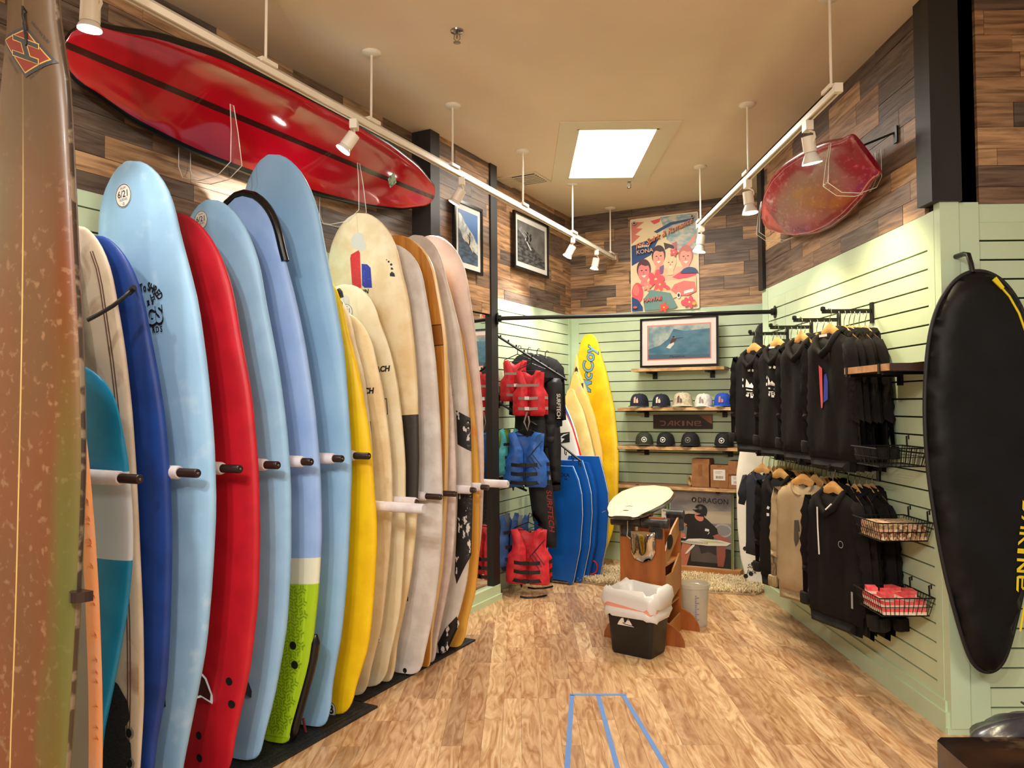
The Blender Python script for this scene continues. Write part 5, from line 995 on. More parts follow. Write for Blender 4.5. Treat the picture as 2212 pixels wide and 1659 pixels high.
q = MB(); dakine(q, .42, .05, lambda u, v: (u - .02, -.0208, v - .015), .18); q.build('lettering', mat('tan_letters', (140, 96, 74)), t)
# cardboard boxes
M_card = mat('cardboard', (158, 108, 66), (146, 98, 58), scale=14, rough=.8)
def cbox(label, n, l, z, w, d, h, lab=None, rz=0, flap=False, name='cardboard_box'):
    t = thing(name, label, 'box', W(n, l, z), RZ + rz, 'cardboard boxes on the lowest shelf'); q = MB(); q.box(-w / 2, w / 2, -d / 2, d / 2, 0, h); q.build('carton', M_card, t)
    if flap: q = MB(); q.box(-w / 2, w / 2, -d / 2 + .02, d / 2, h, h + .05, M=Matrix.Shear('XZ', 4, (0, 0))); q.build('raised_flap', M_card, t)
    q = MB(); q.box(-.02, .02, -d / 2 - .0008, -d / 2, h * .5 if not lab else h - .02, h); q.build('tape', mat('brown_tape', (140, 92, 50), rough=.3), t)
    if lab:
        lw, lh, lz = lab; q = MB(); q.box(-lw / 2, lw / 2, -d / 2 - .002, -d / 2 - .0009, lz - lh / 2, lz + lh / 2); q.build('label', M_lbl, t)
        q = MB(); rr_ = random.Random(int(h * 999)); x = -lw * .3
        while x < lw * .3: ww = rr_.uniform(.002, .006); q.box(x, x + ww, -d / 2 - .0026, -d / 2 - .0021, lz - lh * .35, lz - lh * .1); x += ww + rr_.uniform(.002, .005)
        for k in range(2): q.box(-lw * .35, lw * (.1 + .15 * k), -d / 2 - .0026, -d / 2 - .0021, lz + lh * (.15 + .13 * k), lz + lh * (.18 + .13 * k))
        q.build('label_print', C(110, 104, 100), t)
    return t
cbox('plain cardboard box with an open flap, leftmost on the shelf', -1.80, 7.38, .803, .165, .17, .215, flap=True, rz=-.05); cbox('cardboard box with a square white label, middle of three', -1.625, 7.38, .803, .165, .17, .21, (.11, .1, .12))
cbox('lower cardboard box with a white label under the plain one at right', -1.455, 7.38, .803, .17, .17, .13, (.12, .085, .075)); cbox('plain cardboard box stacked on top of the labelled right box', -1.45, 7.38, .934, .18, .19, .12)
t = thing('tape_roll', 'roll of clear packing tape leaning against the leftmost cardboard box', 'tape roll', W(-1.905, 7.36, .853), RZ - .9); q = MB(); q.lathe([(.036, -.02), (.05, -.02), (.05, .02), (.036, .02), (.036, -.02)], Matrix.Rotation(math.pi / 2, 4, 'X'), 20, capped=False); q.build('roll', mat('tape_tan', (196, 158, 108), rough=.25), t, 60)
# man poster
sk_ = C(186, 112, 84); bk = C(30, 29, 28); P = [(FULL, CN('poster_sky', (162, 154, 148), (126, 122, 124), 3, (1, 1, 3))), (poly([(0, .55), (1, .6), (1, .76), (0, .72)]), C(186, 172, 148)), (poly([(0, 0), (1, 0), (1, .3), (0, .42)]), C(34, 32, 30)), (poly([(.0, .3), (.0, .62), (.5, .6), (1, .55), (1, .25), (.5, .3)]), C(120, 118, 120)), (ell(.84, .5, .14, .09, 20), C(176, 170, 168)), (ell(.84, .5, .12, .07, 20), C(140, 136, 138))]
P += [(poly([(.34, .3), (.76, .3), (.8, .06), (.34, .06)]), C(84, 76, 72)), (poly([(.46, .3), (.74, .3), (.74, .16), (.62, .2), (.5, .17)]), C(52, 44, 46)), (poly([(.2, .3), (.34, .32), (.33, .18), (.27, .0), (.14, .0), (.17, .16)]), sk_), (poly([(.74, .3), (.88, .32), (.88, .16), (.85, .02), (.76, .02), (.75, .16)]), C(150, 84, 66)), (poly([(.17, .6), (.2, .68), (.3, .7), (.5, .7), (.62, .62), (.75, .52), (.78, .42), (.7, .4), (.7, .34), (.26, .34), (.28, .52)]), bk)]
P += [(poly([(.18, .6), (.28, .55), (.2, .5), (.17, .45), (.24, .39), (.2, .36), (.08, .46), (.04, .52), (.08, .56)]), sk_), (poly([(.68, .42), (.76, .45), (.95, .38), (.96, .33), (.8, .35)]), C(170, 96, 74)), (poly([(.16, .36), (.24, .37), (.25, .42), (.2, .44), (.15, .42)]), C(206, 120, 96)), (poly([(.15, .34), (.24, .34), (.26, .38), (.18, .36)]), C(224, 216, 206)), (ell(.47, .66, .075, .05, 18, ang=-.4), C(196, 120, 96)), (poly([(.41, .68), (.55, .72), (.55, .67), (.47, .67)]), C(20, 18, 18)), (ell(.5, .76, .1, .075, 22, 0, math.pi, -.15), bk), (poly([(.38, .755), (.41, .73), (.58, .68), (.6, .74), (.55, .79)]), bk), (poly([(.36, .765), (.5, .745), (.48, .73), (.38, .75)]), C(20, 20, 20)), (ring(.49, .785, .028, .005, sy=.8), C(150, 148, 144)), (ell(.49, .785, .012, .01, 10), C(150, 148, 144))]
P += [(poly([(-.0, .35), (.2, .365), (.4, .35), (.45, .33), (.2, .315), (.0, .33)]), C(26, 24, 24)), (poly([(.3, .36), (.5, .375), (.8, .37), (.97, .34), (.9, .3), (.6, .285), (.3, .295), (.02, .325), (.25, .33)]), C(226, 222, 206)), (poly([(.45, .355), (.75, .355), (.9, .335), (.6, .325)]), C(196, 194, 140)), (poly([(.24, .15), (.28, .16), (.4, .27), (.4, .29), (.36, .28), (.28, .2)]), C(220, 216, 206)), (poly([(-.0, .22), (.02, .2), (.14, .28), (.15, .3), (.1, .3)]), C(190, 186, 180)), (poly([(.56, .48), (.63, .475), (.63, .505), (.57, .515)]), C(230, 228, 222)), (poly([(.6, .43), (.64, .46), (.63, .47)]), C(220, 218, 212)), (xf(text2d('DRAGON', .115, .005), .69, .885, -.02, .98, .85), C(40, 36, 36)), (ell(.39, .895, .04, .033, 20), C(44, 40, 40)), (poly([(.375, .88), (.39, .915), (.395, .89), (.41, .912), (.402, .878), (.39, .872)]), C(206, 202, 196)), (poly([(.97, 0), (1.0, 0), (1, 1), (.97, 1)]), C(120, 130, 70))]
for k in range(22): P.append((poly([(.18 + .02 * k, .305), (.186 + .02 * k, .305), (.192 + .02 * k, .33), (.186 + .02 * k, .335)]), C(40, 40, 40)))
t = thing('shop_poster', 'printed panel of a capped man in black holding a white surfboard', 'poster', group=None, M=TR(W(-1.81, 7.32, .40), RZ, -.06)); q = MB(); q.box(-.305, .305, 0, .012, -.355, .355); q.build('panel', mat('poster_edge', (210, 204, 196)), t); layers(t, .60, .70, P, -.0005)
t = thing('poster_plinth', 'low pine plank plinth under the man poster behind the shaggy rug', 'plinth', W(-1.8, 7.3, 0), RZ); q = MB(); q.box(-.36, .36, -.04, .1, 0, .045); q.build('plank', mat('pine', (204, 150, 92), (180, 124, 70), scale=4, stretch=(1, 8, 8), rough=.5), t)
t = thing('bamboo_frame', 'green bamboo style panel standing to the left of the man poster', 'panel', W(-2.17, 7.36, 0), RZ)
for k in range(4): q = MB(); q.tube([(k * .022, 0, 0.046), (k * .022, .0, .3), (k * .022, 0, .6), (k * .022, .01, .745)], .010, 8); q.build('cane', mat('bamboo_%d' % (k % 2), ((80, 120, 84), (150, 160, 110))[k % 2], rough=.4), t, 60)
q = MB(); q.box(-.03, .06, -.02, -.016, .46, .57); q.build('card', M_lbl, t); q = MB()
for tx_, zz in (('FRAME', .55), ('OF', .515), ('MIND', .48)): flat(q, xf(text2d(tx_, .022, .02), .015, zz), lambda u, v: (u, -.021, v))
q.build('card_print', C(60, 56, 52), t)
# rug
rg = [(.50, 6.95), (.62, 7.5), (1.1, 7.3), (2.05, 6.9), (2.12, 6.6), (1.95, 6.42), (1.5, 6.52), (1.15, 6.70), (.75, 6.78)]
t = thing('shaggy_rug', 'cream long-haired rug on the floor in front of the back shelves', 'rug', (1.3, 6.9, 0)); q = MB(); q.prism([(x - 1.3, y - 6.9) for x, y in rg], .001, .014, frame((0, 0, 0), (1, 0, 0), (0, 0, 1), (0, 1, 0))); q.build('backing', mat('rug_base', (196, 174, 138), rough=.9), t)
def inpoly(x, y, P_):
    c = False; n_ = len(P_)
    for i in range(n_):
        x1, y1 = P_[i]; x2, y2 = P_[(i + 1) % n_]
        if (y1 > y) != (y2 > y) and x < (x2 - x1) * (y - y1) / (y2 - y1) + x1: c = not c
    return c
q = MB(); r = random.Random(8); n_ = 0
while n_ < 13000:
    x, y = r.uniform(.42, 2.2), r.uniform(6.35, 7.55)
    if not inpoly(x, y, rg): continue
    a = r.uniform(0, 6.28); ln = r.uniform(.03, .07); w = .0028; dx, dy = math.cos(a), math.sin(a); h = r.uniform(.02, .05); x -= 1.3; y -= 6.9
    q.add([(x - dy * w, y + dx * w, .012), (x + dy * w, y - dx * w, .012), (x + dx * ln * .5 + dy * w, y + dy * ln * .5 - dx * w, .012 + h), (x + dx * ln * .5 - dy * w, y + dy * ln * .5 + dx * w, .012 + h), (x + dx * ln, y + dy * ln, .012 + h * .6)], [(0, 1, 2, 3), (3, 2, 4)]); n_ += 1
q.build('pile', mat('rug_pile', (240, 222, 186), (216, 194, 152), scale=9, rough=.9), t)['kind'] = 'stuff'
# white board and black board in the nook at the far end of the right wall
def nookboard(label, x0, y0, x1, y1, z1, prof, th, **k):
    p = Vector((x0, y0, .02)); Y = Vector((x1, y1, z1)) - p; ln = Y.length; Y.normalize(); Zd = Vector((-.25, -1, 0)).normalized(); X = Y.cross(Zd).normalized(); Z = X.cross(Y).normalized()
    return Board('surfboard', label, frame(p, X, Y, Z), ln, prof, th, group='boards in the nook', **k)
b = nookboard('white foam board with black plug holes standing beyond the clothes wall', 2.16, 6.70, 2.24, 6.95, 1.72, [(.04, .2), (.12, .24), (.3, .265), (.55, .27), (.8, .2)], .06, tailw=.13, nroc=.02, deck=mat('white_foam', (238, 230, 216), rough=.5))
for (px, py) in ((1601, 1190), (1618, 1223), (1613, 1244), (1602, 1249)):
    p = hit(px, py, Vector((.25, 1, 0)).normalized(), Vector((.25, 1, 0)).normalized().dot(Vector((2.16, 6.68, 0)))); lc = b.root.matrix_world.inverted() @ p; b.spot(lc.x + .035, lc.y + .02, .019, M_hole)
lc_ = b.root.matrix_world.inverted() @ hit(1613, 1236, Vector((0, 1, 0)), 6.7); b.decal([xf(text2d('Sun', .05, .01, .3), lc_.x + .04, lc_.y + .05), xf(text2d('Jack', .05, .01, .3), lc_.x + .04, lc_.y + .005)], M_ink)
b = nookboard('tall black board whose nose shows above the hoodies at the wall corner', 2.27, 6.98, 2.27, 7.12, 2.34, [(.05, .12), (.3, .2), (.6, .2), (.85, .11)], .05, tailw=.1, nroc=.0, deck=mat('matt_black_board', (24, 23, 24), rough=.5))
# ------------------------------------------------------------------ centre stand with the repair board
M_ply = mat('varnished_ply', (170, 98, 46), (138, 74, 32), scale=2.4, stretch=(2.6, 2.6, .5), lo=.35, hi=.65, rough=.38, detail=6, dist=1.6); M_ply2 = mat('pale_ply', (196, 142, 84), (176, 120, 66), scale=3, stretch=(1, 1, .5), rough=.45)
t = thing('wax_stand', 'brown plywood board stand in the middle of the floor', 'stand', W(-1.635, 5.0, 0), RZ)
q = MB(); q.prism([(-.155, 0), (.155, 0), (.155, .84), (.05, .84), (.05, .74), (-.05, .74), (-.05, .84), (-.155, .84)], -.01, .01); q.build('front_panel', M_ply, t)
q = MB(); q.prism([(-.155, 0), (.155, 0), (.155, .84), (.06, .84), (.06, .72), (-.06, .72), (-.06, .84), (-.155, .84)], .38, .40); q.build('rear_panel', M_ply, t)
MS = frame((.145, 0, 0), (0, 1, 0), (-1, 0, 0), (0, 0, 1))
for P_, nm in (([(.01, .22), (.38, .30), (.38, .54), (.22, .46), (.2, .44), (.01, .44)], 'side_panel'), ([(.01, .50), (.38, .68), (.38, .8), (.2, .73), (.01, .60)], 'upper_side_panel'), ([(.01, .0), (.38, .0), (.38, .12), (.01, .1)], 'lower_side_panel')): q = MB(); q.prism(P_, -.006, .006, MS); q.build(nm, M_ply2, t)
for z_ in (.22, .5): q = MB(); q.box(-.14, .14, .01, .38, z_, z_ + .012); q.build('inner_shelf', M_ply2, t)
q = MB(); q.prism([(-.155, 0), (.155, 0), (.155, .44), (-.155, .44)], 0, .01, frame((-.15, .2, 0), (0, 1.2, 0), (-1, 0, 0), (0, 0, 1))); q.build('left_side_panel', M_ply, t)
for (sx, yy_) in ((-1, -.006), (1, -.006), (1, .386), (-1, .386)):
    q = MB(); q.prism([(sx * .155, 0), (sx * .28, 0), (sx * .275, .04), (sx * .25, .09), (sx * .21, .125), (sx * .155, .15)][::sx], yy_, yy_ + .018); q.build('foot', M_ply, t)
q = MB(); q.box(.10, .16, -.12, -.01, 0, .22); q.build('front_rib', M_ply, t)
M_pf = mat('black_foam_wrap', (30, 30, 31), (60, 60, 62), scale=20, lo=.5, hi=.6, rough=.45, bump=.4)
for x, y, zz, ln, an in ((-.10, .0, .80, .19, 0), (.10, .0, .80, .16, 0), (-.10, .39, .81, .1, 0), (.13, .39, .81, .1, 0)):
    q = MB(); q.tube([(x - ln / 2 - .02, y, zz), (x + ln / 2, y, zz)], .032, 12); q.box(x - .045, x + .045, y - .02, y + .02, .70, .80); q.build('padded_arm', M_pf, t, 50)
q = MB(); q.add([(.155 + .001, y, z) for y, z in ell(.12, .66, .075, .05, 18)[0]], [tuple(range(18))]); q.build('storage_hole', M_hole, t)
t = thing('hanging_mirror', 'small rounded reflective panel hanging on the front of the plywood stand', 'mirror', W(-1.62, 4.965, .64), RZ); q = MB(); v, f, hf = pillow([(-.085, .10), (-.08, -.04), (-.06, -.08), (0, -.1), (.06, -.08), (.085, -.03), (.085, .10), (.02, .105)], .03, .02, .05, .004, 2, True, 40); q.add(v, f); q.build('reflective_face', mat('wavy_chrome', (210, 205, 195), rough=.04, metal=1), t, 60)
q = MB(); q.tube([(-.1, -.012, .17), (-.1, -.014, .1), (-.105, -.014, .07), (-.08, -.014, .05)], .003, 6); q.build('wire', mat('pale_wire', (196, 196, 170)), t)
tl_ = W(-1.675, 4.72, .865); ns_ = W(-1.99, 6.42, .865); Y = (ns_ - tl_).normalized(); Z = Vector((0, 0, 1)); Z = (Z - Y * Z.dot(Y)).normalized(); X = Y.cross(Z)
b = Board('surfboard', 'white squared-tail board with black carbon rails lying on the plywood stand', frame(tl_, X, Y, Z), (ns_ - tl_).length, [(.06, .11), (.18, .16), (.35, .20), (.55, .225), (.75, .22), (.88, .17)], .07, tailw=.068, nroc=.02, troc=.0, deck=mat('cream_resin', (240, 232, 204), rough=.35), rail=mat('carbon_rail', (50, 48, 48), (24, 22, 22), scale=30, rough=.2, coat=.6), railf=.97)
b.decal([poly([(-.03, .3), (.0, .33), (.03, .3), (.025, .298), (.0, .318), (-.022, .298)])], C(50, 50, 50), 'chevron_print'); b.decal([ell(0, .16, .02, .012, 12)], C(50, 50, 50), 'leash_plug'); b.decal([poly([(u, v), (u + .002, v), (u + .012, v + .09), (u + .01, v + .09)]) for u, v in ((-.17, .2), (-.1, .1), (-.03, .07), (.1, .09), (.17, .24))] + [poly([(-.18, .5), (-.08, .505), (-.08, .509), (-.18, .506)]), poly([(.08, .5), (.19, .5), (.19, .504), (.08, .504)])], C(150, 146, 134), 'pencil_mark')
# bin
t = thing('waste_bin', 'black rectangular waste bin with white mountain and wave logo, lined with a bag', 'bin', W(-1.60, 4.79, 0), RZ - .16)
def rr_box(w, d, r_, n_=5): 
    out = []
    for cx, cy, a0 in ((w - r_, d - r_, 0), (-w + r_, d - r_, math.pi / 2), (-w + r_, -d + r_, math.pi), (w - r_, -d + r_, 1.5 * math.pi)): out += [(cx + r_ * math.cos(a0 + k * math.pi / 2 / n_), cy + r_ * math.sin(a0 + k * math.pi / 2 / n_)) for k in range(n_ + 1)]
    return out
def loft(rings, seg=None):
    v = []; f = []; n_ = len(rings[0])
    for r_ in rings: v += r_
    for j in range(len(rings) - 1):
        for i in range(n_): f.append((j * n_ + i, j * n_ + (i + 1) % n_, (j + 1) * n_ + (i + 1) % n_, (j + 1) * n_ + i))
    return v, f
R_ = [[(x, y, z) for x, y in rr_box(w, d, r_)] for w, d, r_, z in ((.136, .10, .02, .0), (.143, .108, .022, .02), (.165, .125, .025, .30), (.158, .118, .02, .30), (.135, .095, .02, .02))]
v, f = loft(R_); nb = len(R_[0]); f += [tuple(range(nb))[::-1], tuple(4 * nb + i for i in range(nb))]; q = MB(); q.add(v, f); q.build('tub', mat('bin_black', (20, 20, 20), rough=.45), t, 40)
fb = lambda u, v: (u, -.1095 - (v - .045 - .02) * .061 - .001, v - .045)
q = MB(); flat(q, poly([(-.085, .235), (.035, .235), (.02, .242), (-.01, .262), (-.035, .252), (-.04, .285), (-.055, .28), (-.07, .262), (-.078, .25)]), fb); flat(q, poly([(-.03, .248), (-.005, .285), (.022, .245)]), lambda u, v: (u, fb(u, v)[1] - .001, v - .045)); q.build('emblem', M_lbl, t)
q = MB(); flat(q, poly([(-.012, .272), (-.005, .283), (.003, .272), (-.002, .275), (-.005, .268), (-.008, .275)]), lambda u, v: (u, fb(u, v)[1] - .002, v - .045)); flat(q, poly([(-.046, .25), (-.03, .243), (.03, .240), (.03, .2435), (-.028, .247), (-.043, .256)]), lambda u, v: (u, fb(u, v)[1] - .002, v - .045)); q.build('emblem_detail', M_ink, t)
t2 = thing('bin_liner', 'white plastic bag with coral drawstring folded over the waste bin rim', 'bag', W(-1.60, 4.79, .315), RZ - .16); r = random.Random(4); rings = []
for (w, d, z, wob) in ((.140, .10, -.12, .006), (.155, .115, .03, .01), (.168, .125, .08, .016), (.180, .14, .104, .014), (.196, .156, .085, .016), (.198, .158, .04, .018), (.192, .152, .0, .014), (.190, .150, -.018, .008), (.198, .157, -.045, .014), (.184, .148, -.075, .014)):
    base = rr_box(w, d, .075); rings.append([(x * (1 + r.uniform(-wob, wob) * 3), y * (1 + r.uniform(-wob, wob) * 3), z + .016 * math.sin(i * .8 + 1 + z * 6) + r.uniform(-wob, wob)) for i, (x, y) in enumerate(base)])
v, f = loft(rings); q = MB(); q.add(v, f); q.m = [1 if 6 * nb <= i < 7 * nb + 0 else 0 for i in range(len(f))]; q.build('bag_film', [mat('white_film', (224, 222, 220), rough=.35, spec=.6), mat('coral_drawstring', (232, 152, 130), rough=.4)], t2, 70)
# bucket
t = thing('measuring_tub', 'clear plastic tub with blue measuring marks behind the waste bin', 'tub', W(-1.62 + .19, 5.55, 0), 0); q = MB(); q.lathe([(.085, 0), (.088, .01), (.105, .27), (.112, .275), (.112, .30), (.104, .30), (.102, .27), (.084, .012), (.001, .012)], seg=28, capped=False); q.build('tub_wall', mat('clear_plastic', (222, 218, 206), rough=.15, trans=.5, alpha=.75), t, 40)
q = MB()
for k in range(14): q.box(-.02, -.02 + (.014 if k % 3 else .03), -.101 - k * .0007, -.1 - k * .0007, .06 + k * .013, .063 + k * .013)
q.build('scale_print', C(70, 76, 150), t)
# tape on the floor
M_tape = mat('blue_tape', (96, 140, 206), rough=.6)
for lb, a, b_ in (('left strip of the blue floor tape outline', (.279, 4.262), (.150, 2.9)), ('middle strip of the blue floor tape outline', (.422, 4.256), (.419, 2.9)), ('right strip of the blue floor tape outline', (.561, 4.254), (.679, 2.9)), ('short far cross strip of the blue floor tape outline', (.268, 4.266), (.575, 4.262))):
    a, b_ = Vector((*a, 0)), Vector((*b_, 0)); d = (b_ - a).normalized(); s_ = Vector((-d.y, d.x, 0)) * .012; c = (a + b_) / 2
    q = MB(); P_ = [a - s_ - c, b_ - s_ - c, b_ + s_ - c, a + s_ - c]; q.add([(p.x, p.y, 0) for p in P_] + [(p.x, p.y, .0012) for p in P_], [(0, 1, 2, 3), (7, 6, 5, 4), (0, 4, 5, 1), (1, 5, 6, 2), (2, 6, 7, 3), (3, 7, 4, 0)]); o = q.build('floor_tape', M_tape, loc=(c.x, c.y, .0002)); tag(o, lb, 'tape', 'blue floor tape')
# ------------------------------------------------------------------ clothes wall
M_fl = mat('black_fleece', (19, 17, 17), (25, 22, 21), scale=6, rough=.85, bump=.15, bscale=60, spec=.2); M_fl2 = mat('black_rib', (24, 22, 21), (16, 15, 14), scale=120, stretch=(1, 1, .05), rough=.9)
M_tee = mat('navy_cotton', (26, 30, 42), (32, 36, 48), scale=6, rough=.85); M_tee2 = mat('charcoal_cotton', (34, 34, 36), rough=.85)
M_kh = mat('khaki_fleece', (176, 154, 118), (164, 142, 106), scale=5, rough=.85, bump=.15, bscale=60); M_kh2 = mat('khaki_rib', (168, 146, 110), (150, 130, 96), scale=120, stretch=(1, 1, .05), rough=.9)
M_hw = mat('hanger_wood', (222, 172, 104), (206, 152, 84), scale=6, stretch=(1, 1, 6), rough=.35); M_hw2 = mat('hanger_wood_dark', (150, 98, 56), rough=.4)
def mk(name, q, m, root, sm=60): return q.build(name, m, root, sm)
def add_pillow(q, P, th, res, soft, fold=0, seed=0, dy=0, M=None):
    v, f, hf = pillow(P, th, res, soft, fold, seed); v = [(x, y + dy, z) for x, y, z in v]
    if M: v = [M @ Vector(p) for p in v]
    q.add(v, f); return hf
def hoodie(label, m, rib, hood=True, seed=0, ln=.70, short=False, cat='hoodie', name='hoodie', zipper=False, th=.07, group=None, sl=None):
    t = thing(name, label, cat, group=group)
    q = MB(); body = sym([(0, -.035 if not hood else -.03), (.05, -.012), (.085, .0), (.15, -.028), (.205, -.06), (.225, -.11), (.218, -.2), (.222, -.4), (.232, -ln + .07), (.215, -ln + .055), (.21, -ln), (0, -ln)]) if not short else sym([(0, -.03), (.05, -.01), (.085, 0), (.16, -.03), (.2, -.06), (.2, -.18), (.215, -ln), (0, -ln)])
    hf = add_pillow(q, body, th, .04, .06, .014, seed); mk('body', q, m, t)
    for sx in (1, -1):
        q = MB(); L_ = .66 if not short else .24
        P = [(0, 0), (.055, -.01), (.078, -.08), (.085, -.3), (.075, -L_ + .05), (.035, -L_ + .05), (.01, -.3), (-.02, -.16)] if not short else [(0, 0), (.05, -.01), (.095, -.1), (.115, -L_), (.04, -L_), (-.01, -.14)]
        P = [(x * sx, z) for x, z in (P if sx > 0 else P[::-1])]
        M = TR((sx * .17, -.005, -.035), 0, .04, sx * -.07 if not short else sx * -.02); add_pillow(q, P, .075, .04, .04, .008, seed + 3 + sx, -.01, M); sl_ = mk('sleeve', q, m, t)
        if not short:
            q = MB(); q.lathe([(.031, 0), (.034, -.02), (.032, -.065), (.026, -.068)], M @ TR((sx * .056, -.01, -L_ + .058), sx=1.15, sy=.8), 12); q.build('cuff', rib, sl_, 60)
    if not short: q = MB(); add_pillow(q, sym([(0, -ln + .012), (.213, -ln + .012), (.205, -ln - .055), (0, -ln - .055)]), .066, .05, .03, .006, seed + 9); mk('waistband', q, rib, t)
    if hood:
        q = MB(); r = [(0.0, -.12), (.06, -.11), (.105, -.07), (.095, -.02), (.055, .012), (0, .02)]; add_pillow(q, sym(r), .11, .03, .05, .010, seed + 5, .05, TR((0, .0, .022), 0, .1)); mk('hood', q, m, t)
        q = MB(); q.tube([(-.07, .04, .01), (-.085, -.0, .0), (-.09, -.035, -.03), (-.06, -.05, -.085), (0, -.058, -.125), (.06, -.05, -.085), (.09, -.035, -.03), (.085, 0, 0), (.07, .04, .01)], [.012, .016, .02, .021, .022, .021, .02, .016, .012], 8); mk('hood_edge', q, m, t)
    else:
        q = MB(); q.tube([(.078 * math.cos(a), -.012 - .018 * abs(math.sin(a)), -.012 + .062 * math.sin(a) - .0) for a in np.linspace(math.pi * .02, math.pi * -1.02, 14)], .009, 8); mk('collar', q, rib, t)
    def pr(shapes, c, nm='print'):
        q = MB()
        for s_ in shapes: flat(q, s_, lambda u, v: (u, -max(.0, hf(u, v)) - .006, v))
        q.build(nm, c, t)
    return t, pr
def hanger(label, z_=0):
    t = thing('wooden_hanger', label, 'hanger', group=None)
    q = MB(); v, f, hf = pillow([(-.0, .035), (-.02, .03), (-.10, -.02), (-.195, -.075), (-.205, -.09), (-.19, -.098), (-.09, -.058), (0, -.03), (.09, -.058), (.19, -.098), (.205, -.09), (.195, -.075), (.10, -.02), (.02, .03)], .022, .03, .02); q.add(v, f); q.build('wooden_arms', M_hw, t, 50)
    q = MB(); q.tube([(0, 0, .03), (0, 0, .055), (.008, 0, .075), (.020, 0, .090), (.018, 0, .112), (0, 0, .122), (-.018, 0, .112), (-.021, 0, .098)], .0022, 6); q.build('hook', M_chrome, t, 60)
    return t
XB0, XB1 = 1.765, WR
def rail(label, y, z):
    t = thing('clothes_rail', label, 'rail', (WR, y, z), 0, 'straight arms on the clothes wall'); q = MB(); q.box(-(WR - XB0), -.004, -.006, .006, -.012, .012); q.build('arm', M_blackmetal, t)
    q = MB(); q.box(-.012, -.001, -.018, .018, -.07, .05); q.build('wall_plate', M_blackmetal, t); q = MB(); q.lathe([(.013, -.01), (.015, 0), (.013, .014), (.001, .018)], TR((-(WR - XB0) + .006, 0, .012)), 10); q.build('end_stop', M_blackmetal, t)
    return t
UR = [(5.85, 'farthest'), (5.37, 'second farthest'), (4.91, 'third'), (4.45, 'nearest')]
for y, nm in UR: rail('black straight arm, %s of the four upper clothes rails' % nm, y, 2.125)
for y, nm in [(5.72, 'farthest'), (5.31, 'second farthest'), (4.87, 'third'), (4.41, 'nearest')]: rail('black straight arm, %s of the four lower clothes rails' % nm, y, 1.215)
RG = -math.pi / 2
def gm(x, y, z, yaw=0): return Matrix.Translation((x, y, z)) @ Matrix.Rotation(RG + yaw, 4, 'Z')
# prototypes, each already one of the visible pieces
def crown_print(): # white ring of marks with a wedge
    s = []
    for k in range(12):
        a = math.radians(100 - k * 27)
        if k in (3, 9): continue
        s.append(xf(poly([(-.009, -.008), (.009, -.012), (.011, .009), (-.006, .011)]), .075 * math.cos(a), -.25 + .10 * math.sin(a), a))
    return s + [poly([(-.045, -.275), (.04, -.29), (.0, -.245), (-.012, -.26), (-.035, -.215)]), poly([(-.04, -.3), (.04, -.312), (.04, -.303), (-.04, -.291)]), xf(text2d('TEC', .04, .02), .0, -.335)]
g_bk = None
def place(proto, pr_label, x, y, z, yaw, label, group=None, first=False):
    M = gm(x, y, z, yaw)
    if first: proto.matrix_world = M; return proto
    return dup(proto, M, label, group)
hang0 = hanger('light wooden hanger of the front hoodie on the farthest upper rail'); used = [False]
def put_hanger(x, y, z, yaw, label, group='wooden hangers on the clothes wall'):
    M = gm(x, y, z + .020, yaw)
    if not used[0]: used[0] = True; hang0.matrix_world = M; hang0['label'] = label; hang0['group'] = group; return hang0
    return dup(hang0, M, label, group)
r = random.Random(21)
plain, _p = hoodie('plain', M_fl, M_fl2, True, 1); plain_used = [False]
plain2, _p = hoodie('plain', M_fl, M_fl2, True, 7, .72); p2_used = [False]
tee0, _p = hoodie('plain', M_tee, M_tee, False, 4, .62, True, 'T-shirt', 't_shirt', th=.05); tee_used = [False]
def back_items(y, zr, xs, lab, grp, kind='hoodie', hl=None):
    for i, x in enumerate(xs):
        yaw = r.uniform(-.12, .10) + .05; z = zr - .14; dy = r.uniform(-.012, .012)
        pt, fl = (tee0, tee_used) if kind == 'tee' else ((plain, plain_used) if (i % 2 == 0) else (plain2, p2_used))
        od = ('first', 'second', 'third', 'fourth', 'fifth', 'sixth', 'seventh', 'eighth', 'ninth', 'tenth')[i]; lb_ = od + ' ' + lab; h_ = od + ' ' + hl
        if not fl[0]: fl[0] = True; pt.matrix_world = gm(x, y + dy, z, yaw); pt['label'] = lb_; pt['group'] = grp
        else: dup(pt, gm(x, y + dy, z, yaw), lb_, grp)
        put_hanger(x, y + dy, z + .004, yaw, h_, 'hangers of the packed rows on the clothes wall')
def rng(a, b_, n): return [a + (b_ - a) * (i + .5) / n for i in range(n)]
PK = mat('print_coral', (226, 84, 92), rough=.6); WH = mat('print_white', (232, 230, 224), rough=.6)
